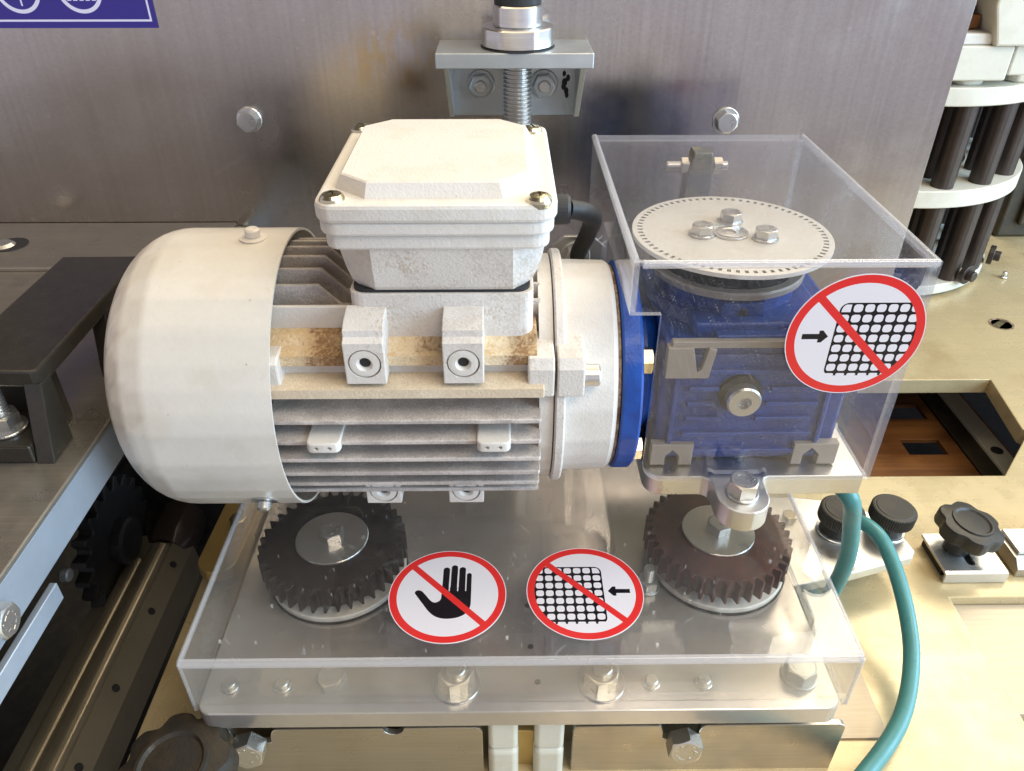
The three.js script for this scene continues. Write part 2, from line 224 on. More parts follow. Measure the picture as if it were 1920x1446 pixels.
// ---------------------------------------------------------------- printed stickers and sign
function canvasTex(w, h, draw) { const c = document.createElement('canvas'); c.width = w; c.height = h; draw(c.getContext('2d'), w, h); const t = new THREE.CanvasTexture(c); t.colorSpace = THREE.SRGBColorSpace; t.anisotropy = 8; return t; }
const RED = '#e0312f', INK = '#17141b';
function ringAndSlash(g, w, over) {
  const c = w / 2; g.fillStyle = '#e6e1e6'; g.fillRect(0, 0, w, w); g.save(); g.beginPath(); g.arc(c, c, c * 0.88, 0, 7); g.clip(); over(g); g.restore();
  g.strokeStyle = RED; g.lineWidth = w * 0.062; g.beginPath(); g.arc(c, c, w * 0.462, 0, 7); g.stroke();
  g.lineWidth = w * 0.058; g.beginPath(); g.moveTo(c - w * 0.33, c - w * 0.33); g.lineTo(c + w * 0.33, c + w * 0.33); g.stroke();
}
function meshPicture(g, w, flip) {                         // wire guard with an arrow pointing at it
  g.save(); if (flip) { g.translate(w, 0); g.scale(-1, 1); }
  const x0 = 0.34 * w, y0 = 0.225 * w, p = 0.083 * w, rows = 8, colsN = 9;
  g.fillStyle = INK; g.beginPath(); g.roundRect(x0, y0, p * colsN + 0.1 * w, p * 7.4, p * 0.75); g.fill();
  g.fillStyle = '#e6e1e6';
  for (let r = 0; r < rows; r++) for (let k = 0; k < colsN; k++) { const hh = r === 7 ? p * 0.3 : p * 0.76; if (r === 0 && k === 0) { g.beginPath(); g.moveTo(x0 + p * 0.5, y0 + p * 0.16); g.lineTo(x0 + p * 0.95, y0 + p * 0.16); g.lineTo(x0 + p * 0.95, y0 + p * 0.9); g.lineTo(x0 + p * 0.16, y0 + p * 0.9); g.quadraticCurveTo(x0 + p * 0.16, y0 + p * 0.3, x0 + p * 0.5, y0 + p * 0.16); g.fill(); } else { g.beginPath(); g.roundRect(x0 + p * (k + 0.16), y0 + p * (r + 0.15), p * 0.8, hh, Math.min(p * 0.26, hh / 2)); g.fill(); } }
  g.fillStyle = INK; const ay = 0.5 * w; g.fillRect(0.115 * w, ay - 0.022 * w, 0.13 * w, 0.044 * w); g.beginPath(); g.moveTo(0.235 * w, ay - 0.05 * w); g.lineTo(0.262 * w, ay - 0.05 * w); g.lineTo(0.305 * w, ay); g.lineTo(0.262 * w, ay + 0.05 * w); g.lineTo(0.235 * w, ay + 0.05 * w); g.fill();
  g.restore();
}
function handPicture(g, w) {
  g.fillStyle = INK; g.lineCap = 'round'; g.strokeStyle = INK;
  const fx = [0.478, 0.548, 0.618, 0.678], fy = [0.225, 0.2, 0.222, 0.285], fw = [0.056, 0.056, 0.056, 0.042];
  for (let i = 0; i < 4; i++) { g.lineWidth = fw[i] * w; g.beginPath(); g.moveTo(fx[i] * w, fy[i] * w); g.lineTo(fx[i] * w, 0.58 * w); g.stroke(); }
  g.beginPath(); g.moveTo(0.448 * w, 0.42 * w); g.lineTo(0.7 * w, 0.42 * w); g.lineTo(0.7 * w, 0.6 * w); g.bezierCurveTo(0.69 * w, 0.72 * w, 0.6 * w, 0.755 * w, 0.5 * w, 0.755 * w); g.bezierCurveTo(0.38 * w, 0.75 * w, 0.34 * w, 0.66 * w, 0.29 * w, 0.59 * w); g.lineTo(0.222 * w, 0.49 * w); g.bezierCurveTo(0.21 * w, 0.45 * w, 0.26 * w, 0.44 * w, 0.285 * w, 0.47 * w); g.bezierCurveTo(0.34 * w, 0.53 * w, 0.36 * w, 0.585 * w, 0.4 * w, 0.585 * w); g.bezierCurveTo(0.43 * w, 0.58 * w, 0.448 * w, 0.56 * w, 0.448 * w, 0.53 * w); g.closePath(); g.fill();
  g.strokeStyle = '#e6e1e6'; g.lineWidth = 0.01 * w; for (const x of [0.512, 0.583, 0.652]) { g.beginPath(); g.moveTo(x * w, 0.24 * w); g.lineTo(x * w, 0.46 * w); g.stroke(); }
}
function sticker(label, draw, R, pos, flat) {
  const map = canvasTex(1024, 1024, (g, w) => { ringAndSlash(g, w, c => draw(c, w)); for (let i = 0; i < 260; i++) { const b = rnd() < 0.5; g.fillStyle = b ? 'rgba(70,60,50,' + (0.05 + 0.3 * rnd() * rnd()) + ')' : 'rgba(255,255,255,' + (0.05 + 0.4 * rnd() * rnd()) + ')'; const l = rnd() < 0.2 ? 4 + rnd() * 26 : 1 + rnd() * 2.5; g.save(); g.translate(rnd() * w, rnd() * w); g.rotate(rnd() * 7); g.fillRect(0, 0, l, 0.8 + rnd() * 1.6); g.restore(); } });
  const m = std('printed_vinyl', [0.9, 0.9, 0.9], 0.22, 0, { map });
  const g = prep(ext(circ(0, 0, R, 96), 0.0003, 0, [], 0)), p = g.attributes.position, uv = new Float32Array(p.count * 2);
  for (let i = 0; i < p.count; i++) { uv[2 * i] = p.getX(i) / (2 * R) + 0.5; uv[2 * i + 1] = p.getY(i) / (2 * R) + 0.5; }
  g.setAttribute('uv', new THREE.BufferAttribute(uv, 2)); if (flat) g.rotateX(-PI / 2);
  const o = new THREE.Mesh(g, m); o.name = num('prohibition_sticker'); o.position.set(...pos); o.userData = { label, category: 'sticker', group: 'round red prohibition stickers' }; scene.add(o);
}

// ---------------------------------------------------------------- setting: floor, machine bed, back sheet
struct('floor', rbox(-3, 3, -1.02, -1.0, -3, 3, 0), std('workshop_floor', [0.28, 0.25, 0.22], 0.8, 0, { map: again(T.rough, 0.8) }));
struct('ceiling', rbox(-4, 4, 1.85, 1.9, -4, 4, 0), std('dim_ceiling', [0.2, 0.17, 0.13], 0.9, 0, {}));
struct('machine_bed', [rbox(-0.6, 1.4, -0.52, -0.5, -1.2, 0.5, 0), rbox(-0.62, -0.6, -0.5, -0.02, -1.2, 0.5, 0), rbox(-0.6, 1.4, -0.5, -0.21, -1.22, -1.2, 0)], M.dark);
const TY = -0.2;
{ // the bench sheet: one plate with a window with angled ends, and a lower plate at the right
  const plan = [[-0.216, 0.45], [-0.216, -0.9], [1.2, -0.9], [1.2, -0.0098], [0.3065, -0.0098], [0.3065, 0.45]];
  const hole = [[0.27, -0.137], [0.4135, -0.137], [0.4665, -0.196], [0.463, -0.2], [0.476, -0.279], [0.33, -0.279]];
  struct('bench_top', extY(plan, TY - 0.016, TY, 0.0008, [hole.map(p => p)], 0.3), M.table);
  const low = struct('lower_bench_top', [rbox(0.307, 1.2, TY - 0.026, TY - 0.007, -0.0094, 0.074, 0.0006), rbox(0.307, 1.2, TY - 0.034, TY - 0.014, 0.0744, 0.45, 0.0006)], M.brushed);
}
{ const t = thing('back_panel', 'tall brushed steel sheet standing behind the motor with a warm light patch painted in', 'panel');
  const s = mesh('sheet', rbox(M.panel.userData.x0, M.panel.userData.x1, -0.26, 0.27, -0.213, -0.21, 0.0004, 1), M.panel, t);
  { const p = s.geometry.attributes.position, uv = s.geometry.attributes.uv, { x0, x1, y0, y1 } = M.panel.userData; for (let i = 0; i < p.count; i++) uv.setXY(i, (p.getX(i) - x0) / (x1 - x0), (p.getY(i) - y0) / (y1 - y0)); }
  bolt(t, [-0.1785, 0.0709, -0.2099], 0.0135, 0.0058, 0.0088, PI / 2, 0, 0.2);
  bolt(t, [0.1568, 0.0692, -0.2099], 0.0135, 0.0058, 0.0093, PI / 2, 0, 0.75); }
{ const w = 0.16, h = 0.11, map = canvasTex(1024, 704, (g, W, H) => {
    const k = W / w, X = x => (x + 0.227 + w) * k, Y = y => (0.1303 + h - y) * k;
    g.fillStyle = '#352c86'; g.fillRect(0, 0, W, H); g.strokeStyle = '#e2dff2'; g.lineWidth = 0.0013 * k; g.strokeRect(X(-0.383), Y(0.2363), 0.1525 * k, 0.1015 * k);
    for (const cx of [-0.3118, -0.2722]) { g.fillStyle = '#352c86'; g.strokeStyle = '#e2dff2'; g.lineWidth = 0.0024 * k; g.beginPath(); g.arc(X(cx), Y(0.1535), 0.0133 * k, 0, 7); g.stroke(); }
    g.fillStyle = '#e2dff2'; g.fillRect(X(-0.3118), Y(0.153), 0.0011 * k, 0.0095 * k); g.fillRect(X(-0.3165), Y(0.1485), 0.0105 * k, 0.001 * k); g.fillRect(X(-0.306), Y(0.156), 0.001 * k, 0.008 * k);
    for (let i = 0; i < 5; i++) g.fillRect(X(-0.2815 + i * 0.004), Y(0.153), 0.0028 * k, 0.0065 * k); });
  const m = std('printed_sign', [0.9, 0.9, 0.9], 0.4, 0, { map }), g = prep(rbox(-0.227 - w, -0.227, 0.1303, 0.1303 + h, -0.2097, -0.2092, 0)), p = g.attributes.position, uv = g.attributes.uv;
  for (let i = 0; i < p.count; i++) uv.setXY(i, (p.getX(i) + 0.227 + w) / w, (p.getY(i) - 0.1303) / h);
  const o = new THREE.Mesh(g, m); o.name = 'safety_sign'; o.userData = { label: 'blue sign with white border and white circles on upper left of steel sheet', category: 'sign' }; scene.add(o); }

// ---------------------------------------------------------------- lead screw and its bracket
{ const t = thing('screw_bracket', 'grey welded steel bracket bolted to back sheet holding the threaded rod', 'bracket');
  mesh('top_plate', rbox(-0.0425, 0.0565, 0.1135, 0.1228, -0.2095, -0.165, 0.0008), M.galv, t);
  mesh('back_plate', rbox(-0.0355, 0.051, 0.0745, 0.1133, -0.2095, -0.2055, 0.0005), M.galv, t);
  const gus = x => extX([[-0.2053, 0.1133], [-0.167, 0.1133], [-0.2015, 0.0745], [-0.2053, 0.0745]], x, x + 0.0035, 0.0004);
  mesh('gusset', gus(-0.0375), M.galv, t); mesh('gusset', gus(0.0485), M.galv, t);
  for (const x of [-0.0155, 0.0275]) { const n = bolt(t, [x, 0.0955, -0.2054], 0.0135, 0.0065, 0.0095, PI / 2, 0, 0.1, M.galv, 'nut'); mesh('stud', cylY(0.004, 0, 0.0095), M.zinc, n); }
  mesh('weld_scar', [0, 1, 2, 3, 4, 5].map(i => mv(new THREE.IcosahedronGeometry(0.0011 + 0.0008 * rnd(), 1).scale(1, 1.5, 0.4), 0.0425 + 0.003 * (rnd() - 0.5), 0.088 + i * 0.0028, -0.2053)), M.dark, t); }
{ const t = thing('lead_screw', 'threaded zinc rod with stepped aluminium collar passing through grey bracket', 'lead screw', [0.0092, 0, -0.1875]);
  mesh('thread', threadY(0.0094, -0.14, 0.1133, 0.0026, 0.0011), M.zinc, t);
  mesh('collar', cylY(0.0232, 0.1236, 0.1352, 0, 0, 0.0008, 64), M.turned, t); mesh('collar', cylY(0.0157, 0.1352, 0.1475, 0, 0, 0.0008, 64), M.turned, t);
  mesh('gasket', cylY(0.0238, 0.1228, 0.1236), M.rubber, t); mesh('shaft', cylY(0.0148, 0.1475, 0.22), M.rubber, t); }

// ---------------------------------------------------------------- electric motor
{ const t = thing('electric_motor', 'cream grey electric motor lying on its side with terminal box on top', 'motor');
  const FX0 = -0.1095, FX1 = 0.0165, RF = 0.0666;
  const prof = [[-0.1875, 0], [-0.1875, 0.04]]; for (let i = 1; i <= 12; i++) { const a = i / 12 * PI / 2; prof.push([-0.1875 + 0.029 * (1 - cos(a)), 0.041 + 0.031 * sin(a)]); }
  prof.push([-0.1035, 0.072], [-0.1035, 0.0708], [-0.158, 0.0708], [-0.18, 0.05], [-0.182, 0]);
  const fc = mesh('fan_cover', lathX(prof, 128, 0.7), M.cover, t);
  for (const [a, mt] of [[91, M.paint], [-36, M.zinc], [205, M.zinc]]) { const r = a * PI / 180, s = mesh('screw', [lathe([[0, 0], [0.0062, 0], [0.0064, 0.0006], [0.0032, 0.0012], [0.0036, 0.0013], [0.0036, 0.0044], [0.0028, 0.0053], [0, 0.0056]], 28), mv(new THREE.BoxGeometry(0.005, 0.0004, 0.0007), 0, 0.00545, 0)], mt, fc); s.position.set(-0.1205, 0.0719 * sin(r), 0.0719 * cos(r)); s.rotation.x = PI / 2 - r; }
  mesh('motor_body', lathX([[-0.115, 0], [-0.115, 0.05], [0.0155, 0.05], [0.0157, 0.0582], [0.0222, 0.0585], [0.0224, 0.055], [0.0224, 0]]), M.paint, t);
  // upright fins over the top of the body, notched where the terminal box stands
  for (const z of [0.0262, 0.0162, 0.006, -0.0045, -0.0152, -0.026, -0.0365]) {
    const h = sqrt(RF * RF - z * z), lo = h - 0.0125;
    mesh('cooling_fin', extZ([[FX0, 0.03], [FX0, h - 0.001], [FX0 + 0.001, h], [-0.0855, h], [-0.0735, lo], [0.006, lo], [0.0095, lo + 0.0045], [FX1, lo + 0.0045], [FX1, 0.03]], z - 0.0011, z + 0.0011, 0.0006), M.fin, t); }
  mesh('cooling_fin', extZ([[FX0 + 0.0015, 0.03], [FX0, 0.0552], [FX0 + 0.001, 0.056], [-0.0675, 0.056], [-0.0675, 0.03]], 0.0358, 0.0382, 0.0006), M.paint, t);
  // level fins down the front
  [0.0112, 0.0002, -0.0108, -0.0215, -0.0318].forEach(y => { const z = sqrt(RF * RF - y * y); mesh('cooling_fin', extY([[FX0, 0.03], [FX1, 0.03], [FX1, z - 0.001], [FX1 - 0.001, z], [FX0 + 0.003, z], [FX0, z - 0.004]], y - 0.0012, y + 0.0012, 0.0006), M.fin, t); });
  mesh('cooling_fin', extY([[FX0, 0.02], [FX1, 0.02], [FX1, 0.0512], [FX0, 0.0512]], -0.0436, -0.0412, 0.0006), M.fin, t);
  for (const a of [-115, -140, -165, 170, 145]) { const r = a * PI / 180; mesh('cooling_fin', mv(rbox(FX0, FX1, -0.0011, 0.0011, 0.045, RF, 0.0005, 1), 0, 0, 0, -r), M.fin, t); }
  // the stepped side rail: upper shelf, groove, lower ledge
  mesh('side_shelf', extX([[0.03, 0.046], [0.0435, 0.0445], [0.0475, 0.0408], [0.0545, 0.0398], [0.0545, 0.0348], [0.03, 0.034]], FX0, 0.0145, 0.0005), M.grime, t);
  mesh('side_groove', rbox(FX0 + 0.004, FX1, 0.028, 0.0352, 0.035, 0.0502, 0.0004), M.paint, t);
  mesh('side_ledge', extX([[0.035, 0.0288], [0.0505, 0.0286], [0.0633, 0.0276], [0.0636, 0.0232], [0.035, 0.0226]], FX0 + 0.001, FX1 + 0.001, 0.0006), M.dusty, t);
  const ear = (x0, x1) => extX([[0.035, 0.0205], [0.059, 0.0205], [0.0597, 0.0212], [0.0597, 0.0352], [0.0565, 0.0395], [0.035, 0.041]], x0, x1, 0.0009);
  mesh('tie_rod_boss', ear(0.0102, 0.0222), M.weathered, t); mesh('tie_rod_boss', ear(0.0234, 0.0358), M.weathered, t);
  const lb = mesh('tie_rod_boss', extX([[0.035, 0.0212], [0.0596, 0.0212], [0.0596, 0.0385], [0.056, 0.041], [0.035, 0.041]], -0.1125, -0.1005, 0.0009), M.paint, t);
  mesh('screw_hole', lathX([[-0.1005, 0], [-0.1003, 0.0021], [-0.1008, 0.0024]], 20), M.rubber, lb);
  mesh('cap_screw', [lathX([[0.0358, 0], [0.0358, 0.006], [0.0366, 0.006], [0.0368, 0.0052], [0.0425, 0.0052], [0.0432, 0.0046], [0.0432, 0.0024], [0.0405, 0.0023], [0.0405, 0]], 32)].map(g => g.translate(0, 0.0278, 0.0525)), M.zinc, t);
  // four mounting pads with countersunk bores
  const pad = (x, y0, zf, low) => {
    const p = low ? [[zf - 0.03, y0], [zf, y0], [zf, y0 + 0.02], [zf - 0.03, y0 + 0.02]] : [[0.043, y0], [zf, y0], [zf, y0 + 0.0205], [zf - 0.003, y0 + 0.0222], [zf - 0.0035, y0 + 0.025], [zf - 0.009, y0 + 0.0275], [0.043, y0 + 0.029]];
    const cy = y0 + (low ? 0.0078 : 0.0102), g = cut(extX(p, x, x + 0.0178, 0.0005), cylY(0.0073, -0.0022, 0.01, 0, 0, 0.0001, 40).rotateX(PI / 2).translate(x + 0.0089, cy, zf));
    const m = mesh('mounting_pad', g, M.weathered, t);
    mesh('bore', lathZ([[-0.0021, 0.0069], [-0.0003, 0.0066], [0.0002, 0.0052], [0.0002, 0.0036], [-0.001, 0.0026], [-0.0022, 0.0024]], 40).translate(x + 0.0089, cy, zf), M.paint, m);
    mesh('bore_hole', lathZ([[-0.0018, 0], [-0.0018, 0.0025]], 20).translate(x + 0.0089, cy, zf), M.rubber, m); };
  pad(-0.0702, 0.0303, 0.0622); pad(-0.0272, 0.0303, 0.0622); pad(-0.0714, -0.0522, 0.05, true); pad(-0.0292, -0.0522, 0.05, true);
  for (const x of [-0.0912, -0.0132]) mesh('name_plate_lug', cut(extY(rrect(x, x + 0.0155, 0.045, 0.0705, 0.003), -0.0026, 0.0028, 0.0007), mergeGeometries([0.0048, 0.0108].map(d => prep(cylY(0.001, -0.0015, 0.01, 0, 0, 0.0001, 12).rotateX(PI / 2).translate(x + d, 0.0001, 0.0705))))), M.paint, t);
  // terminal box on its pedestal
  mesh('pedestal', extY(rrect(-0.0685, 0.0128, -0.05, 0.0442, 0.006), 0.03, 0.0654, 0.0004), M.weathered, t);
  mesh('gasket', extY(rrect(-0.067, 0.0113, -0.049, 0.0428, 0.006), 0.0654, 0.067, 0), M.rubber, t);
  const oct = (x0, x1, z0, z1, cx, cz) => [[x1, z0 + cz], [x1 - cx, z0], [x0 + cx, z0], [x0, z0 + cz], [x0, z1 - cz], [x0 + cx, z1], [x1 - cx, z1], [x1, z1 - cz]];
  const flare = (xl, xr, zf, y, dz) => ringXZ([[xr, -0.045], [xr - 0.01, -0.054], [xl + 0.01, -0.054], [xl, -0.045], [xl, zf - dz], [-0.0562, zf], [0.0036, zf], [xr, zf - dz]], y);
  const tb = mesh('terminal_box', loft([flare(-0.0648, 0.0095, 0.0432, 0.067, 0.006), flare(-0.0672, 0.0122, 0.0446, 0.069, 0.008), flare(-0.0695, 0.0150, 0.046, 0.0745, 0.0105), flare(-0.0706, 0.0164, 0.0468, 0.079, 0.0115), flare(-0.0726, 0.0182, 0.0485, 0.0888, 0.0125)], true, true, 0.3), M.weathered, t);
  mesh('rim', [extY(rrect(-0.0745, 0.019, -0.058, 0.0495, 0.007), 0.0884, 0.0955, 0.0012), extY(rrect(-0.0762, 0.0207, -0.0602, 0.0513, 0.0085), 0.0951, 0.1012, 0.0012)], M.paint, tb);
  mesh('lid', [extY(rrect(-0.0772, 0.0218, -0.0612, 0.0525, 0.009, 8), 0.1009, 0.109, 0.0018), loft([ringXZ(oct(-0.0706, 0.0136, -0.053, 0.0452, 0.014, 0.0125), 0.1088), ringXZ(oct(-0.0683, 0.0106, -0.0492, 0.0418, 0.0125, 0.0112), 0.1144), ringXZ(oct(-0.0675, 0.0098, -0.0484, 0.041, 0.0122, 0.011), 0.1149)], true, false, 0.25)], M.paint, tb);
  for (const [x, z, a] of [[-0.0695, 0.0455, 0.5], [0.0142, 0.0475, 0.1], [-0.0722, -0.0505, 0.8], [0.0142, -0.0475, 0.3]]) { const s = mesh('lid_screw', cut(lathe([[0, -0.002], [0.005, -0.002], [0.0053, 0], [0.005, 0.0012], [0.004, 0.0024], [0.0022, 0.0031], [0, 0.0033]], 32), mergeGeometries([prep(mv(new THREE.BoxGeometry(0.0052, 0.003, 0.0011), 0, 0.0034, 0, 0, a)), prep(mv(new THREE.BoxGeometry(0.0011, 0.003, 0.0052), 0, 0.0034, 0, 0, a))])), M.yzinc, tb); s.position.set(x, 0.109, z); }
  mesh('end_ring', lathX([[0.0228, 0.05], [0.0228, 0.0598], [0.0236, 0.061], [0.0268, 0.061], [0.0278, 0.0602], [0.0278, 0.05]]), M.weathered, t);
  mesh('end_shield', lathX([[0.0275, 0.05], [0.0275, 0.0557], [0.0288, 0.0555], [0.0505, 0.0549], [0.0525, 0.0537], [0.0532, 0.051], [0.0532, 0.03]]), M.paint, t);
  mesh('dirty_joint', lathX([[0.052, 0.04], [0.052, 0.0526], [0.0542, 0.0526], [0.0545, 0.04]]), M.rust, t);
}
{ const t = thing('cable_gland', 'black plastic cable gland on right side of terminal box behind clear guard', 'cable gland', [0.0195, 0.0795, -0.018]);
  mesh('nut', lathX([[0, 0], [0, 0.0086], [0.0045, 0.009], [0.005, 0.0076], [0.0115, 0.0074], [0.013, 0.0065], [0.013, 0]], 28), M.rubber, t);
  mesh('cable', tube([[0.012, 0, 0], [0.0185, -0.002, -0.003], [0.0255, -0.009, -0.012], [0.027, -0.026, -0.034], [0.022, -0.06, -0.06], [0.02, -0.12, -0.08]], 0.0048, 40, 14), M.rubber, t); }
{ const t = thing('angle_bracket', 'small bare steel angle with hex bolt behind motor end shield', 'bracket', [0.044, 0.026, -0.078]);
  mesh('plate', extZ([[-0.016, -0.03], [0.016, -0.03], [0.016, 0.006], [0.008, 0.013], [-0.009, 0.013], [-0.016, 0.007]], -0.003, 0, 0.0005), M.alu, t);
  bolt(t, [-0.002, 0.001, 0.0002], 0.013, 0.006, 0.009, PI / 2, 0, 0.1); }

// ---------------------------------------------------------------- worm gearbox, its plate, disc and sensor
{ const t = thing('worm_gearbox', 'dark blue ribbed worm gearbox under clear acrylic guard', 'gearbox');
  mesh('flange', lathX([[0.0546, 0.03], [0.0546, 0.0535], [0.0556, 0.0547], [0.0632, 0.0547], [0.0645, 0.0535], [0.0648, 0.049], [0.0648, 0.02]]), M.flangeBlue, t);
  for (const a of [35, -38, 145, 215]) { const r = a * PI / 180; bolt(t, [0.0648, 0.045 * sin(r), 0.045 * cos(r)], 0.0115, 0.005, 0, 0, -PI / 2, 0.2, M.yzinc); }
  mesh('input_housing', lathX([[0.064, 0.034], [0.07, 0.034], [0.079, 0.028], [0.09, 0.028]]), M.blue, t);
  mesh('housing', [rbox(0.076, 0.169, -0.0375, 0.0335, -0.058, 0.0345, 0.003, 3), rbox(0.083, 0.161, -0.034, 0.028, 0.03, 0.0362, 0.0015), rbox(0.09, 0.155, 0.032, 0.0412, -0.045, 0.029, 0.002), rbox(0.1, 0.15, 0.032, 0.0375, 0.0262, 0.0345, 0.001)], M.blue, t);
  for (const [y, a, b] of [[0.0195, 0.089, 0.157], [0.0095, 0.089, 0.104], [0.0095, 0.129, 0.155], [0.0005, 0.089, 0.103], [0.0005, 0.128, 0.154], [-0.0085, 0.089, 0.106], [-0.0085, 0.124, 0.152], [-0.018, 0.089, 0.154], [-0.029, 0.09, 0.15]]) mesh('rib', rbox(a, b, y - 0.0013, y + 0.0013, 0.034, 0.0388, 0.0008), M.blue, t);
  for (const x of [0.083, 0.158]) mesh('rib', mv(rbox(-0.0012, 0.0012, -0.031, 0.03, 0.033, 0.0382, 0.0008), x, 0, 0), M.blue, t);
  mesh('top_edge', rbox(0.0785, 0.1655, 0.0326, 0.0362, 0.0338, 0.0378, 0.0004), M.machined, t);
  const foot = (x0, x1, y0, y1, slot) => mesh('machined_pad', extZ(slot.length ? [[x0, y0], [x0 + slot[0], y0], [x0 + slot[0], y0 + slot[2] * 0.6], [x0 + (slot[0] + slot[1]) / 2, y0 + slot[2]], [x0 + slot[1], y0 + slot[2] * 0.6], [x0 + slot[1], y0], [x1, y0], [x1, y1], [x0, y1]] : [[x0, y0], [x1, y0], [x1, y1], [x0, y1]], 0.034, 0.0392, 0.0004), M.machined, t);
  foot(0.0745, 0.096, -0.0372, -0.024, [0.0075, 0.0145, 0.0095]); foot(0.1475, 0.1705, -0.0372, -0.024, [0.0055, 0.0135, 0.0105]);
  mesh('machined_pad', extZ([[0.0765, 0.0165], [0.0975, 0.0165], [0.0995, 0.0325], [0.0958, 0.0335], [0.0935, 0.0215], [0.0915, 0.02], [0.0885, 0.0335], [0.0765, 0.0335]], 0.034, 0.0392, 0.0004), M.machined, t);
  mesh('bearing_hub', lathe([[0, 0.03], [0.0395, 0.03], [0.0395, 0.034], [0.035, 0.038], [0.035, 0.0485], [0.0338, 0.0498], [0, 0.0498]], 72).translate(0.1135, 0, -0.0155), M.blue, t);
  mesh('bearing_ring', lathe([[0.0385, 0.0498], [0.0388, 0.0525], [0.038, 0.0535], [0.034, 0.0535], [0.033, 0.0512], [0, 0.0505]], 72).translate(0.1135, 0, -0.0155), M.machined, t);
  mesh('oil_seal', lathe([[0, 0.0512], [0.0322, 0.0512], [0.032, 0.0528], [0.025, 0.0545], [0.02, 0.0545], [0.02, 0.0515]], 60).translate(0.1135, 0, -0.0155), M.rubber, t);
  mesh('output_shaft', cylY(0.0125, 0.05, 0.067, 0.1135, -0.0155), M.zinc, t);
  mesh('hub_lug', extZ([[0.101, 0.03], [0.126, 0.03], [0.124, 0.048], [0.104, 0.048]], 0.012, 0.0225, 0.001), M.blue, t);
  mesh('screw_hole', lathZ([[0.0226, 0], [0.0226, 0.0026], [0.0222, 0.0032]], 20).translate(0.114, 0.0425, 0), M.rubber, t);
  mesh('oil_plug', [lathZ([[0.034, 0], [0.034, 0.0084], [0.0432, 0.0084], [0.0442, 0.0076], [0.0442, 0.0034], [0.041, 0.0032], [0.041, 0]], 40), mv(new THREE.CylinderGeometry(0.0117, 0.0117, 0.003, 24), 0, 0, 0.0355, PI / 2)].map((g, i) => g.translate(0.1155, 0.0052, 0)).slice(0, 1), M.zinc, t);
  mesh('plug_boss', lathZ([[0.034, 0.011], [0.0385, 0.0106], [0.039, 0.0085], [0.039, 0]], 30).translate(0.1148, 0.0065, 0), M.dark, t);
}
{ const t = thing('encoder_disc', 'ivory round disc with ring of small slots under clear guard', 'disc', [0.1135, 0.066, -0.0155]);
  const sl = [], n = 72; for (let i = 0; i < n; i++) { const a = i / n * 2 * PI, w = 0.024, r0 = 0.0438, r1 = 0.0468; const q = (r, d) => [r * cos(a + d), r * sin(a + d)]; sl.push([q(r0, -w), q(r1, -w), q(r1, w), q(r0, w)]); }
  mesh('disc', extY(circ(0, 0, 0.0492, 120), 0, 0.0022, 0.0002, sl, 0.3), M.disc, t);
  for (const [x, z, s] of [[-0.0155, 0.0035, 0.1], [0.0025, -0.0125, 0.5], [0.0145, 0.009, 0.4]]) bolt(t, [x, 0.0022, z], 0.0098, 0.0042, 0.0064, 0, 0, s);
  mesh('hub_plate', [extY(circ(0, 0, 0.009, 40), 0.0022, 0.0032, 0.0002, [circ(0, 0, 0.003, 20)]), lathe([[0.007, 0.0022], [0.0072, 0.0035], [0.0045, 0.0036], [0.003, 0.0028]], 32)].map(g => g.translate(-0.001, 0, 0.002)), M.zinc, t);
  mesh('spacer', [rbox(-0.016, 0.003, 0.0022, 0.0036, -0.0095, -0.0045, 0.001)].map(g => g.rotateY(0.25)), M.galv, t); }
{ const t = thing('sensor_bracket', 'small grey sensor clamp with cross bolt behind slotted disc', 'sensor', [0.113, 0.062, -0.098]);
  mesh('clamp', [extZ([[-0.009, -0.03], [0.008, -0.03], [0.0085, 0.012], [0.0065, 0.022], [-0.004, 0.022], [-0.0065, 0.01]], -0.006, 0.006, 0.001)], std('grey_sensor', [0.2, 0.2, 0.2], 0.6, 0, { map: T.black }), t);
  mesh('cross_bolt', [cylY(0.0026, -0.017, 0.019).rotateZ(PI / 2), hexHead(0.0085, 0.004).rotateZ(PI / 2).translate(-0.0065, 0, 0), hexHead(0.0085, 0.005).rotateZ(-PI / 2).translate(0.0085, 0, 0)].map(g => g.translate(0, 0.013, 0.002)), M.zinc, t);
  mesh('post', rbox(-0.0095, 0.0105, -0.1, -0.03, -0.008, 0.008, 0.001), M.dark, t); }
{ const t = thing('gearbox_plate', 'milled aluminium plate with rounded bolted lug under the gearbox', 'plate');
  const plan = new THREE.Shape(); const zf = -0.0475;                        // plan in (x, -z)
  plan.moveTo(0.083, zf); plan.lineTo(0.0985, zf); plan.quadraticCurveTo(0.1035, zf, 0.1045, -0.053); plan.lineTo(0.1045, -0.0615); plan.absarc(0.1175, -0.0615, 0.013, PI, 2 * PI, false); plan.lineTo(0.1305, -0.053); plan.quadraticCurveTo(0.131, zf, 0.1345, zf); plan.lineTo(0.183, zf); plan.lineTo(0.184, 0.125); plan.lineTo(0.0715, 0.125); plan.lineTo(0.0715, -0.036); plan.quadraticCurveTo(0.0715, zf, 0.083, zf);
  mesh('plate', extY(plan, -0.0505, -0.0382, 0.0006), M.alu, t);
  bolt(t, [0.1172, -0.0381, 0.0602], 0.0135, 0.0075, 0.0082, 0, 0, 0.12); }

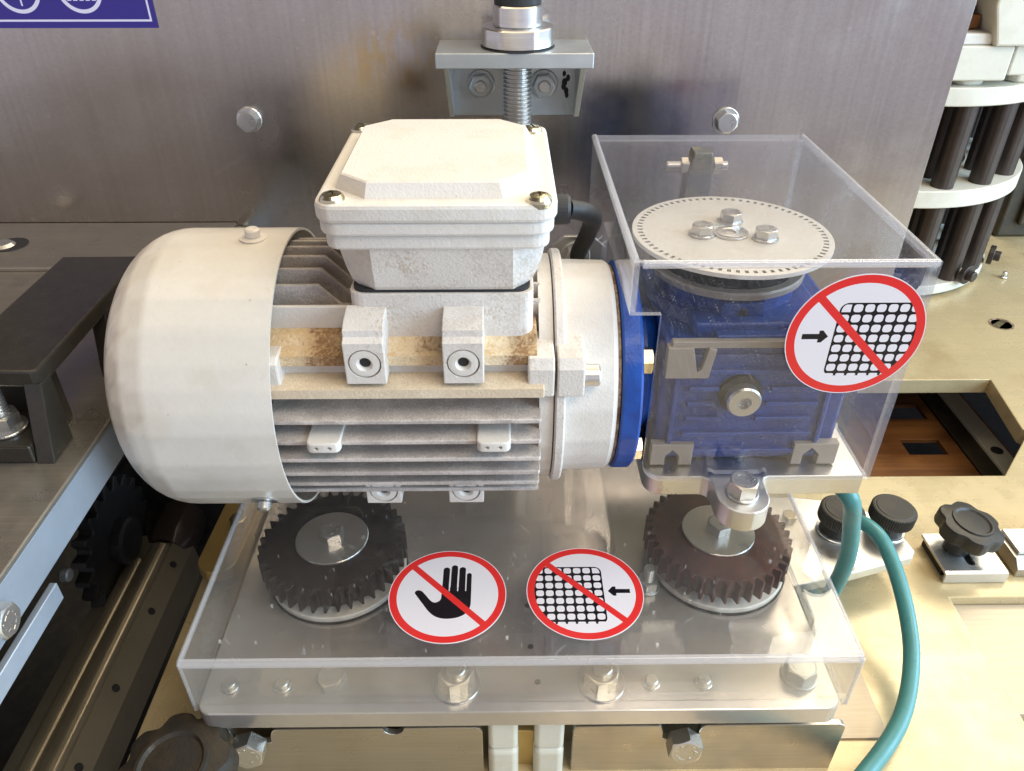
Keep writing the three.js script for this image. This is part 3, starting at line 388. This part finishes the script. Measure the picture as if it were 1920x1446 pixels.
// ---------------------------------------------------------------- upper clear guard
{ const t = thing('gearbox_guard', 'clear acrylic box guard over blue gearbox and slotted disc', 'guard');
  const A = 0.003, L = 0.055, Rr = 0.186, Bk = -0.134, Fr = 0.048, Tp = 0.0815, Bt = -0.0402;
  const sheet = (name, g, e = 0) => { g.computeBoundingBox(); const m = mesh(name, g, M.clear, t); return m; };
  // big faces are clear, cut edges frosted: each sheet is faces plus an edge strip
  const panel = (name, pts, holes, place) => { const g = new THREE.ExtrudeGeometry((() => { const s = shapeOf(pts); holes.forEach(h => s.holes.push(new THREE.Path(h.map(p => new THREE.Vector2(...p))))); return s; })(), { depth: A, bevelEnabled: false, curveSegments: 12 });
    const q = g.toNonIndexed ? g : g, [c, s] = g.groups, take = (a, n) => { const o = new THREE.BufferGeometry(); for (const k of ['position', 'normal', 'uv']) o.setAttribute(k, new THREE.BufferAttribute(g.attributes[k].array.slice(a * g.attributes[k].itemSize, (a + n) * g.attributes[k].itemSize), g.attributes[k].itemSize)); return o; };
    const m = mesh(name, place(take(c.start, c.count)), M.clear, t); mesh('cut_edge', place(take(s.start, s.count)), M.edge, m); return m; };
  const rc = (x, y, r, a0, a1) => Array.from({ length: 7 }, (_, i) => { const a = lerp(a0, a1, i / 6); return [x + r * cos(a), y + r * sin(a)]; });
  panel('front_panel', [[L, 0.0562], [0.0692, 0.0562], [0.0692, -0.03], ...rc(0.0795, Bt + 0.0105, 0.0105, PI, 1.5 * PI), [0.1025, Bt], [0.1025, -0.0345], [0.1042, -0.0345], [0.106, -0.036], [0.129, -0.036], [0.1308, -0.0345], [0.1325, -0.0345], [0.1325, Bt], [Rr, Bt], [Rr, Tp], [L, Tp]], [], g => g.translate(0, 0, Fr - A));
  panel('top_panel', [[L + 0.001, -Fr + A], [Rr - 0.001, -Fr + A], [Rr - 0.001, -Bk], [L + 0.001, -Bk]], [], g => g.rotateX(-PI / 2).translate(0, Tp - A, 0));
  panel('right_panel', [[-Fr + A, Bt], [-Bk, Bt], [-Bk, Tp - A], [-Fr + A, Tp - A]], [], g => g.rotateY(PI / 2).translate(Rr - A, 0, 0));
  panel('left_panel', [[-Fr + A, 0.0562], [0.058, 0.0562], [0.062, Bt], [-Bk, Bt], [-Bk, Tp - A], [-Fr + A, Tp - A]], [], g => g.rotateY(PI / 2).translate(L, 0, 0));
  panel('back_panel', [[L + A, Bt], [Rr - A, Bt], [Rr - A, Tp - A], [L + A, Tp - A]], [], g => g.translate(0, 0, Bk));
  const rod = (a, b, r = 0.0019) => { const d = new THREE.Vector3(...b).sub(new THREE.Vector3(...a)), g = new THREE.CylinderGeometry(r, r, d.length(), 12); g.applyQuaternion(new THREE.Quaternion().setFromUnitVectors(new THREE.Vector3(0, 1, 0), d.normalize())); return g.translate((a[0] + b[0]) / 2, (a[1] + b[1]) / 2, (a[2] + b[2]) / 2); };
  mesh('folded_edge', rod([L + 0.004, Tp - 0.0012, Fr - 0.0012], [Rr - 0.001, Tp - 0.0012, Fr - 0.0012]), M.edge, t);
  mesh('folded_edge', rod([L + 0.001, Tp - 0.0012, Bk], [L + 0.001, Tp - 0.0012, Fr - 0.003]), M.edge, t);
  mesh('folded_edge', rod([Rr - 0.001, Tp - 0.0012, Bk], [Rr - 0.001, Tp - 0.0012, Fr - 0.002], 0.0016), M.edge, t);
}
sticker('round red prohibition sticker with arrow and mesh on upright front of gearbox guard', (g, w) => meshPicture(g, w, false), 0.031, [0.1572, 0.0452, 0.0482], false);

// ---------------------------------------------------------------- lower clear cover with the gear plate beneath
const CY = -0.1, CX0 = -0.161, CX1 = 0.176, CZ0 = -0.075, CZ1 = 0.1115, PYT = -0.133;
{ const t = thing('gear_cover', 'wide clear acrylic cover with bent edges over two brown gears', 'cover');
  const A = 0.003;
  mesh('top_panel', rbox(CX0 + 0.002, CX1 - 0.002, CY - 0.0014, CY, CZ0, CZ1 - 0.002, 0), M.clearCover, t);
  { const m = t.children[0].geometry, p = m.attributes.position; for (let i = 0; i < p.count; i++) m.attributes.uv.setXY(i, (p.getX(i) + 0.17) / 0.36, (0.13 - p.getZ(i)) / 0.36); }
  mesh('front_panel', rbox(CX0 + 0.002, CX1 - 0.002, PYT + 0.0006, CY - 0.002, CZ1 - A, CZ1, 0), M.milky, t);
  for (const x of [CX0, CX1 - A]) mesh('side_panel', rbox(x, x + A, -0.1385, CY - 0.002, CZ0, CZ1 - 0.001, 0), M.milky, t);
  const q = (pts, n = 8) => pts; const bend = (x0, x1) => { const p = [], r = 0.004; for (let i = 0; i <= 8; i++) { const a = i / 8 * PI / 2; p.push([CZ1 - 0.003 + 0.0032 * sin(a), CY - 0.003 + 0.0032 * cos(a)]); } for (let i = 8; i >= 0; i--) { const a = i / 8 * PI / 2; p.push([CZ1 - 0.003 + 0.0006 * sin(a), CY - 0.003 + 0.0006 * cos(a)]); } return extX(p, x0, x1, 0); };
  mesh('folded_edge', bend(CX0 + 0.001, CX1 - 0.001), M.edge, t);
  for (const [x, s] of [[CX0, 1], [CX1, -1]]) mesh('folded_edge', mv(new THREE.CylinderGeometry(0.0015, 0.0015, CZ1 - CZ0 - 0.004, 10), x + s * 0.0012, CY - 0.0012, (CZ0 + CZ1) / 2, PI / 2), M.edge, t);
  for (const [x, s] of [[CX0, 1], [CX1, -1]]) { mesh('cut_edge', rbox(x - 0.0001, x + s * A + 0.0001, -0.1392, -0.1386, CZ0, CZ1 - 0.001, 0), M.edge, t); mesh('corner_edge', mv(new THREE.CylinderGeometry(0.0011, 0.0008, 0.037, 8), x + s * 0.0012, -0.12, CZ1 - 0.001), M.edge, t); }
}
sticker('round red prohibition sticker with black hand on the clear gear cover', handPicture, 0.0311, [-0.0312, CY + 0.0004, 0.0702], true);
sticker('round red prohibition sticker with mesh and left pointing arrow on gear cover', (g, w) => meshPicture(g, w, true), 0.0311, [0.0417, CY + 0.0004, 0.0688], true);
{ const t = thing('gear_plate', 'thick aluminium plate with row of nuts under clear gear cover', 'plate');
  mesh('plate', extY(rrect(-0.157, 0.1702, -0.09, 0.117, 0.007), PYT - 0.0122, PYT, 0.0007), M.gearPlate, t);
  const zr = 0.1005;
  for (const x of [-0.0262, 0.0492]) { const n = bolt(t, [x, PYT, zr], 0.0165, 0.009, 0.0125, 0, 0, 0.2, M.zinc, 'nut'); mesh('stud', cylY(0.0052, 0.009, 0.0135), M.zinc, n); }
  for (const x of [-0.1435, -0.1165, 0.0752, 0.1025]) mesh('pin', [washer(0.0045, 0.0014), cylY(0.0034, 0.001, 0.0042)].map(g => g.translate(x, PYT, zr + 0.001)), M.zinc, t);
  bolt(t, [-0.0915, PYT, zr - 0.002], 0.0135, 0.006, 0, 0, 0, 0.2, M.gearPlate); bolt(t, [0.1535, PYT, zr - 0.003], 0.0145, 0.0075, 0.0095, 0, 0, 0.4, M.galv);
  const n = bolt(t, [0.0832, PYT, 0.037], 0.011, 0.006, 0.0072, 0, 0, 0.2, M.galv, 'nut'); mesh('stud', threadY(0.0034, 0.005, 0.016, 0.0014, 0.0005), M.galv, n);
  mesh('dark_spot', [[0.012, 0.05], [0.013, 0.078], [0.016, 0.1]].map(([x, z]) => cylY(0.0016, PYT, PYT + 0.0004, x, z, 0.0001, 14)), M.rubber, t); }
function gearWheel(label, pos, spin, mat) {
  const t = thing('spur_gear', label, 'gear', pos, 0), n = 38, pts = [];
  for (let i = 0; i < n; i++) { const a = (i + spin) / n * 2 * PI, d = 2 * PI / n; for (const [f, r] of [[-0.5, 0.0382], [-0.27, 0.0385], [-0.09, 0.0428], [0.09, 0.0428], [0.27, 0.0385]]) pts.push([r * cos(a + f * d), r * sin(a + f * d)]); }
  mesh('toothed_wheel', extY(pts, -0.0145, 0, 0.0005, [], 0.35), mat, t);
  mesh('washer', washer(0.0212, 0.0016), M.zinc, t); bolt(t, [0, 0.0016, 0], 0.0128, 0.0062, 0, 0, 0, 0.25 + spin);
  mesh('base_disc', [cylY(0.0402, -0.0249, -0.0205, 0.0015, 0.0008, 0.0006, 72), cylY(0.03, -0.0206, -0.0143, 0, 0, 0.0004, 48)], M.white, t);
  mesh('base_rim', [lathe([[0.0405, -0.0249], [0.0412, -0.0249], [0.0412, -0.0235], [0.0405, -0.0235]], 72).translate(0.0015, 0, 0.0008)], M.dark, t); return t; }
gearWheel('toothed gear with shade painted into its colour, washer and bolt under left half of clear cover', [-0.1022, -0.108, 0.0205], 0.2, M.gear);
gearWheel('reddish brown toothed gear with washer under right half of clear cover', [0.126, -0.108, 0.0165], 0.05, M.gearRed);

// ---------------------------------------------------------------- below the plate: two steel brackets and the pale block
{ const mk = (label, x0, x1, bx, notchR) => { const t = thing('support_bracket', label, 'bracket');
    const yt = -0.158, s = new THREE.Shape(); s.moveTo(x0, -0.3); s.lineTo(x0, yt - 0.004); s.quadraticCurveTo(x0, yt, x0 + 0.004, yt);
    if (notchR < 0) { s.lineTo(bx - 0.011, yt); s.quadraticCurveTo(bx - 0.009, yt - 0.002, bx - 0.0085, yt - 0.012); s.lineTo(bx + 0.0105, yt - 0.012); s.quadraticCurveTo(bx + 0.0105, yt - 0.001, bx + 0.015, yt); s.lineTo(-0.067, yt); s.absarc(-0.0605, yt, 0.0055, PI, 2 * PI, false); }
    else { s.lineTo(bx - 0.014, yt); s.quadraticCurveTo(bx - 0.0105, yt, bx - 0.0105, yt - 0.012); s.lineTo(bx + 0.008, yt - 0.012); s.quadraticCurveTo(bx + 0.008, yt, bx + 0.012, yt); }
    s.lineTo(x1 - 0.005, yt); s.quadraticCurveTo(x1, yt, x1, yt - 0.005); s.lineTo(x1 - 0.0005, -0.3);
    mesh('plate', extZ(s, 0.1065, 0.11, 0.0004), M.steel, t);
    bolt(t, [bx, yt - 0.0105, 0.111], 0.0165, 0.009, 0, PI / 2 - 0.12, 0, 0.35); mesh('backing', rbox(x0 + 0.004, x1 - 0.004, -0.3, yt + 0.004, 0.088, 0.0925, 0.0005), M.steel, t); return t; };
  mk('bare steel bracket plate with notched top and bolt beneath left of gear plate', -0.1585, -0.0132, -0.1372, -1);
  mk('bare steel bracket plate with rounded corners beneath right of gear plate', 0.0352, 0.1808, 0.0942, 1);
  const t = thing('pillar_block', 'pair of pale rounded blocks between the two steel brackets', 'block');
  for (const x of [-0.0105, 0.0142]) { mesh('pillar', [rbox(x, x + 0.0165, -0.3, -0.1755, 0.09, 0.113, 0.004, 4), rbox(x + 0.0003, x + 0.0162, -0.1752, -0.15, 0.09, 0.1125, 0.003, 4)], M.cream, t); }
  mesh('filler', rbox(0.005, 0.0152, -0.3, -0.168, 0.09, 0.106, 0.001), M.brass, t); }

// ---------------------------------------------------------------- hand knobs
function starKnob(name, label, pos, R, h, lobes, tilt, mat) {
  const t = thing(name, label, 'knob', pos); t.rotation.set(...tilt);
  const pts = Array.from({ length: 144 }, (_, i) => { const a = i / 144 * 2 * PI, w = 0.5 + 0.5 * cos(a * lobes), r = R * (1 - 0.13 * (1 - w) ** 2.2); return [r * cos(a), r * sin(a)]; });
  mesh('grip', extY(pts, -h, 0, R * 0.13, [], 0.7), mat, t);
  mesh('cap', lathe([[R * 0.64, -0.0005], [R * 0.62, R * 0.055], [R * 0.56, R * 0.06], [R * 0.5, -R * 0.01], [0, -R * 0.025]], 48), mat, t);
  mesh('stem', lathe([[0, -h - R * 0.9], [R * 0.36, -h - R * 0.9], [R * 0.4, -h - R * 0.2], [R * 0.6, -h + 0.001]], 32), mat, t); return t; }
starKnob('star_knob', 'large dusty black star knob at lower left of gear plate', [-0.1655, -0.146, 0.1355], 0.0292, 0.016, 8, [0.05, 0.2, 0.1], M.dustyBlack);
starKnob('star_knob', 'black star knob tightened on slotted clamp plate at right', [0.3282, -0.163, -0.0455], 0.0222, 0.0125, 6, [0.08, 0.35, -0.14], M.black);
{ const k = (label, x, z) => { const t = thing('knurled_knob', label, 'knob', [x, -0.15, z], 0, undefined), n = 64, R = 0.0152;
    const pts = Array.from({ length: n * 2 }, (_, i) => { const a = i / n * PI, r = R * (i % 2 ? 0.965 : 1); return [r * cos(a), r * sin(a)]; });
    t.rotation.z = -0.06;
    mesh('grip', extY(pts, -0.0105, 0, 0.0012, [], 0.3), M.black, t); mesh('cap', lathe([[0.0125, 0], [0.012, 0.0005], [0.0112, 0.0005], [0.0098, -0.0008 + 0.001], [0, 0.0003]], 40), M.dustyBlack, t);
    mesh('stem', lathe([[0, -0.0205], [0.0112, -0.0205], [0.0105, -0.016], [0.0098, -0.0104]], 32), M.black, t); mesh('base_washer', washer(0.0132, 0.0012).translate(0, -0.0212, 0), M.zinc, t); return t; };
  k('round black knurled knob half hidden by the teal cable', 0.234, -0.046); k('round black knurled knob beside teal cable, right one of two', 0.2702, -0.0468); }
{ const t = thing('arm_plate', 'scuffed aluminium arm plate carrying two black knurled knobs', 'plate');
  mesh('plate', extY([[0.1, -0.085], [0.215, -0.0815], [0.2565, -0.075], [0.2795, -0.045], [0.2812, -0.026], [0.2775, -0.021], [0.222, -0.0045], [0.1, 0.026]], -0.1798, -0.1712, 0.0012), M.alu, t);
  mesh('post', [cylY(0.01, TY, -0.18, 0.25, -0.05), cylY(0.01, TY, -0.18, 0.12, -0.04)], M.alu, t);
  bolt(t, [0.2035, -0.1712, -0.058], 0.009, 0.005, 0, 0, 0, 0.2, M.yzinc); }
single('teal_cable', tube([[0.16, -0.058, -0.03], [0.177, -0.06, 0.018], [0.1865, -0.064, 0.0345], [0.1965, -0.09, 0.0292], [0.2045, -0.125, 0.0235], [0.206, -0.16, 0.0175], [0.205, -0.185, 0.012], [0.212, -0.194, -0.02], [0.228, -0.175, -0.045], [0.238, -0.15, -0.034], [0.2452, -0.1465, -0.0185], [0.2495, -0.153, -0.0015], [0.2502, -0.166, 0.0275], [0.2452, -0.178, 0.055], [0.2285, -0.188, 0.0868], [0.1975, -0.1935, 0.1165], [0.165, -0.1935, 0.14], [0.12, -0.1935, 0.16]], 0.0049, 260, 18), M.teal, 'teal green cable looping from under the gearbox across the bench', 'cable');
{ const t = thing('clamp_plate', 'slotted steel clamp plate with bent front lip under star knob', 'clamp', [0, 0, 0]);
  mesh('plate', cut(extX([[-0.0615, -0.1905], [-0.0255, -0.1905], [-0.0232, -0.1915], [-0.0225, -0.194], [-0.0225, TY + 0.0006], [-0.0245, TY + 0.0006], [-0.0247, -0.1932], [-0.026, -0.1929], [-0.0615, -0.1929]], 0.3075, 0.352, 0.0003), rbox(0.3268, 0.3325, -0.21, -0.18, -0.056, -0.0305, 0.0025)), M.zinc, t);
  mesh('slot_floor', rbox(0.326, 0.3335, -0.1985, -0.1965, -0.057, -0.03, 0), M.dark, t); mesh('pad', rbox(0.309, 0.3505, TY + 0.0003, -0.1932, -0.06, -0.03, 0.0005), M.dark, t); }
{ const t = thing('guide_block', 'grey chamfered steel guide block at right edge beside clamp plate', 'block');
  mesh('body', extX([[-0.062, -0.199], [-0.028, -0.199], [-0.028, -0.193], [-0.034, -0.187], [-0.062, -0.187]], 0.361, 0.5, 0.0006), M.steel, t); mesh('cap', rbox(0.364, 0.5, -0.1868, -0.184, -0.06, -0.037, 0.0006), M.alu, t); }
single('reflection_sheet', rbox(0.17, 0.2215, TY + 0.0004, TY + 0.0016, 0.02, 0.0935, 0.0004, 1), M.brushed, 'thin darker sheet added for the gear cover reflection in the bench', 'plate');  // added sheet, its darker tone stands for the cover mirrored in the bench
single('bench_screw', [cylY(0.0045, 0, 0.0025, 0.607, -0.5, 0.001, 24), cylY(0.0028, 0.0025, 0.008, 0.607, -0.5, 0.001, 24)].map(g => g.translate(0, TY, 0)), M.zinc, 'small screw standing on far bench right of the roller cage', 'screw');
single('bench_hole', lathe([[0.0001, -0.0003], [0.0105, -0.0003], [0.0122, 0.0004], [0.0126, 0.0003]], 32).translate(0.5445, TY + 0.0003, -0.387), M.rust, 'dirty round plugged hole in far right of the bench', 'hole');

// ---------------------------------------------------------------- inside the bench window
{ const t = thing('slotted_board', 'orange brown board with two square holes seen through bench window', 'board');
  const sh = [[[0.42, -0.352], [0.4745, -0.352], [0.4605, -0.322], [0.42, -0.322]], [[0.4085, -0.2855], [0.4525, -0.2855], [0.4575, -0.2615], [0.41, -0.2615]]];
  mesh('board', extY([[0.3, -0.2], [0.468, -0.2], [0.468, -0.375], [0.3, -0.375]], -0.285, -0.28, 0.0006, [[[0.415, -0.348], [0.458, -0.348], [0.458, -0.322], [0.415, -0.322]], [[0.412, -0.286], [0.452, -0.286], [0.452, -0.2615], [0.412, -0.2615]]]), M.orange, t); }
{ const t = thing('conveyor_rail', 'pale rail with round hole beside brown strip inside bench window', 'rail');
  mesh('strip', rbox(0.4695, 0.49, -0.29, -0.279, -0.42, -0.19, 0.0008), M.dustyBlack, t); mesh('rail', rbox(0.4905, 0.511, -0.29, -0.276, -0.42, -0.19, 0.001), M.cream, t);
  mesh('rail_hole', cylY(0.006, -0.276, -0.2754, 0.5, -0.262), M.rubber, t); mesh('strip', rbox(0.5115, 0.519, -0.29, -0.281, -0.42, -0.19, 0.001), M.orange, t); }

// ---------------------------------------------------------------- roller cage at the far right
{ const t = thing('roller_cage', 'white tiered turret with dark upright rods at far right', 'turret', [0.455, 0, -0.6]);
  const R = 0.16;
  const ringG = (y0, y1, r) => lathe([[r - 0.06, y0], [r - 0.001, y0], [r, y0 + 0.001], [r, y1 - 0.001], [r - 0.001, y1], [r - 0.06, y1]], 96);
  mesh('ring', ringG(-0.088, -0.069, R), M.cream, t); mesh('ring', ringG(0.018, 0.036, R), M.cream, t); mesh('ring', ringG(TY + 0.004, TY + 0.016, R - 0.004), M.cream, t);
  for (let i = 0; i < 18; i++) { const a = (i + 0.2) / 18 * 2 * PI; for (const r of [R - 0.016]) mesh('rod', cylY(0.0115, TY + 0.016, 0.018, r * cos(a), r * sin(a), 0.0004, 18), M.rod, t); }
  for (let i = 0; i < 11; i++) { const a = (i + 0.5) / 11 * 2 * PI; mesh('inner_rod', cylY(0.008, TY + 0.016, 0.018, (R - 0.045) * cos(a), (R - 0.045) * sin(a), 0.0004, 14), M.rod, t); }
  for (let i = 0; i < 13; i++) { const a = (i + 0.2) / 13 * 2 * PI; const b = mesh('rod_end', [cylY(0.0115, 0, 0.006), cylY(0.006, 0.006, 0.013)].map(g => g.rotateX(PI / 2)), M.rod, t); b.position.set((R - 0.002) * cos(a), TY + 0.025, (R - 0.002) * sin(a)); b.rotation.y = PI / 2 - a; }
  for (const [x, z] of [[0.008, 0.136], [0.068, 0.126], [0.115, 0.075], [-0.05, 0.13], [0.12, 0.0], [-0.1, 0.08]]) mesh('boss', cylY(0.0165, 0.036, 0.046, x, z, 0.002, 28), M.cream, t);
  mesh('core', lathe([[0, TY], [0.085, TY], [0.085, 0.03], [0, 0.03]], 48), M.dark, t);
  mesh('head_block', [rbox(-0.13, 0.034, 0.0425, 0.0745, -0.1, 0.16, 0.002)], M.cream, t);
  mesh('head_cap', [extZ([[0.012, 0.075], [0.06, 0.075], [0.075, 0.2], [-0.004, 0.2], [0.0, 0.11]], 0.02, 0.165, 0.002), rbox(0.036, 0.06, 0.047, 0.0748, 0.02, 0.158, 0.002)], M.cream, t);
  mesh('shelf', rbox(-0.12, 0.012, 0.0747, 0.085, -0.1, 0.157, 0.002), M.white, t);
  mesh('trim', rbox(-0.12, 0.004, 0.086, 0.099, -0.05, 0.14, 0.002), M.orange, t); mesh('trim', rbox(-0.12, 0.006, 0.1, 0.125, -0.05, 0.13, 0.003), M.rust, t); mesh('top_shelf', rbox(-0.12, 0.08, 0.126, 0.2, -0.1, 0.166, 0.002), M.white, t); }
{ const t = thing('machine_cabinet', 'dark olive machine cabinet behind the roller cage at far right', 'cabinet');
  mesh('body', rbox(0.66, 1.5, TY + 0.001, 0.5, -1.1, -0.62, 0.004), std('olive_paint', [0.05, 0.045, 0.03], 0.5, 0, { map: T.black }), t);
  mesh('door', rbox(0.68, 1.45, TY + 0.02, 0.46, -0.6195, -0.612, 0.003), std('olive_door', [0.055, 0.048, 0.032], 0.5, 0, { map: T.black }), t); }

// ---------------------------------------------------------------- left side: shelf plate, handle, rails in the gap
{ const t = thing('side_plate', 'grey steel plate at left with window blue painted into its edge along the gap', 'plate');
  mesh('plate', extY(rrect(-0.62, -0.1965, -0.2093, 0.45, 0.006), -0.0105, -0.0075, 0.0006), M.steel, t);
  mesh('edge_rail', rbox(-0.2012, -0.1975, -0.033, -0.0108, -0.2, 0.45, 0.0012), M.windowTintRail, t);  // side face of the plate, window reflection painted in blue
  mesh('raised_plate', extY([[-0.6, -0.131], [-0.294, -0.131], [-0.288, -0.1335], [-0.203, -0.1335], [-0.203, -0.209], [-0.6, -0.209]], -0.0074, -0.005, 0.0005), M.steel, t);
  mesh('slot_hole', [cylY(0.012, -0.0049, -0.0046, -0.352, -0.169, 0.0001)].map(g => g), M.rubber, t); mesh('pin', lathe([[0, 0.003], [0.006, 0.002], [0.008, 0]], 24).translate(-0.356, -0.0046, -0.1675), M.zinc, t); }
{ const t = thing('bridge_handle', 'black cast bridge handle bolted to the grey plate at left', 'handle');
  mesh('bar', extY([[-0.2078, -0.0625], [-0.2078, 0.057], [-0.211, 0.0585], [-0.252, 0.056], [-0.252, -0.062]], 0.0265, 0.0352, 0.0012), M.blackest, t);
  mesh('leg', [extX([[0.0495, 0.0285], [0.0585, 0.0285], [0.0705, -0.0072], [0.0512, -0.0072]], -0.2155, -0.2076, 0.0006), rbox(-0.251, -0.2158, -0.0072, 0.0285, 0.033, 0.042, 0.0008)], M.blackest, t);
  mesh('leg', extX([[-0.0625, 0.0285], [-0.0092, 0.0285], [-0.002, 0.0], [-0.001, -0.0072], [-0.0625, -0.0072]], -0.216, -0.2076, 0.0006), M.blackest, t);
  mesh('foot', rbox(-0.252, -0.2162, -0.0072, 0.0022, 0.0425, 0.0705, 0.0012), M.blackest, t);
  const n = bolt(t, [-0.2335, 0.0023, 0.0565], 0.0135, 0.0075, 0.0095, 0, 0, 0.3, M.zinc, 'nut'); mesh('stud', threadY(0.0045, 0.007, 0.021, 0.0018, 0.0007), M.zinc, n); }
{ const t = thing('lower_rail', 'thin pale strip with hex bolt below the blue tinted edge at left', 'rail');
  mesh('strip', rbox(-0.2012, -0.1978, -0.0505, -0.0405, 0.112, 0.45, 0.0006), M.windowTintRail, t); bolt(t, [-0.1974, -0.0205, 0.149], 0.0125, 0.006, 0, 0, -PI / 2, 0.2); mesh('end_bolt', cylY(0.003, 0, 0.004).rotateZ(-PI / 2).translate(-0.1977, -0.0405, 0.108), M.dark, t); }
{ const t = thing('guide_rail', 'worn ochre rail with small holes running through the dark gap', 'rail');
  mesh('beam', extZ([[-0.336, -0.315], [-0.336, -0.279], [-0.32, -0.274], [-0.2925, -0.274], [-0.2805, -0.287], [-0.278, -0.315]], -0.15, 0.45, 0.001), M.rail, t);
  const ridge = []; for (let i = 0; i <= 10; i++) { const a = PI - i / 10 * PI; ridge.push([-0.3015 + 0.0085 * cos(a), -0.2738 + 0.006 * sin(a)]); }
  mesh('wear_strip', extZ(ridge, -0.135, 0.45, 0.0004), M.rail, t);
  const side = []; for (let i = 0; i <= 8; i++) { const a = PI - i / 8 * PI; side.push([-0.3175 + 0.006 * cos(a), -0.2738 + 0.003 * sin(a)]); }
  mesh('wear_strip', extZ(side, -0.12, 0.45, 0.0004), M.rail, t);
  for (const z of [-0.12, -0.07, 0.0, 0.06]) mesh('bolt_hole', mv(cylY(0.003, 0, 0.0006), -0.2868, -0.2799, z, 0, 0, -0.83), M.rubber, t);
  mesh('end_cap', lathZ([[0, 0], [0, 0.022], [0.05, 0.022], [0.06, 0.018], [0.06, 0]].map(q => [q[0] - 0.2, q[1]])).translate(-0.302, -0.288, 0), M.rod, t); }
{ const t = thing('sprocket', 'dark toothed sprocket deep in the gap beside the rail', 'sprocket', [-0.335, -0.25, -0.12]);
  const pts = []; for (let i = 0; i < 20; i++) { const a = i / 20 * 2 * PI; for (const [f, r] of [[0, 0.046], [0.25, 0.055], [0.5, 0.055], [0.75, 0.046]]) pts.push([r * cos(a + f * PI / 10), r * sin(a + f * PI / 10)]); }
  mesh('wheel', extX(pts, 0, 0.012, 0.001, 0.3), M.dark, t); mesh('hub', lathX([[-0.004, 0], [-0.004, 0.02], [0.02, 0.02], [0.022, 0.017], [0.022, 0]]), M.dark, t); }
{ const t = thing('drum', 'black round drum behind fan cover down in the gap', 'drum', [-0.285, -0.27, -0.215]);
  mesh('shell', lathZ([[-0.05, 0], [-0.05, 0.075], [0.03, 0.075], [0.034, 0.071], [0.034, 0.05], [0.03, 0.046], [0.03, 0]]), M.dark, t); }
{ const t = thing('brass_lever', 'worn brass lever with bolt sticking out left of the gear cover', 'lever');
  const s = new THREE.Shape(); s.absarc(-0.1955, 0.024, 0.0135, PI, 2 * PI, false); s.lineTo(-0.178, 0.12); s.lineTo(-0.205, 0.12); s.closePath();
  mesh('lever', extY(s, -0.1795, -0.17, 0.001), M.brass, t); bolt(t, [-0.1905, -0.17, -0.0565], 0.0105, 0.006, 0, 0, 0, 0.3, M.yzinc);
  mesh('post', cylY(0.009, TY, -0.1795, -0.1935, -0.06), M.brass, t); }

// ---------------------------------------------------------------- the room's light sources and one added fill lamp, outside the frame
function glow(name, label, S) { const o = new THREE.Mesh(new THREE.BoxGeometry(S.w + 0.06, S.h + 0.06, 0.02), new THREE.MeshStandardMaterial({ color: 0x222222, emissive: rgb(...S.c), emissiveIntensity: 0.6 })); o.name = name; o.position.set(...S.p); o.lookAt(...S.t); o.translateZ(-0.02); o.userData = { label, category: name.replace('_', ' ') }; scene.add(o); }
glow('skylight', 'warm bright skylight panel above and behind the machine', SKYL); glow('lamp_panel', 'warm lamp panel overhead', LAMP); glow('fill_lamp', 'added warm fill lamp high above and right of the viewer', FRONT); glow('window', 'cool daylight window to the right of the machine', WINL);

scene.traverse(o => { if (o.isMesh) { o.castShadow = true; o.receiveShadow = true; } });
renderer.render(scene, camera);
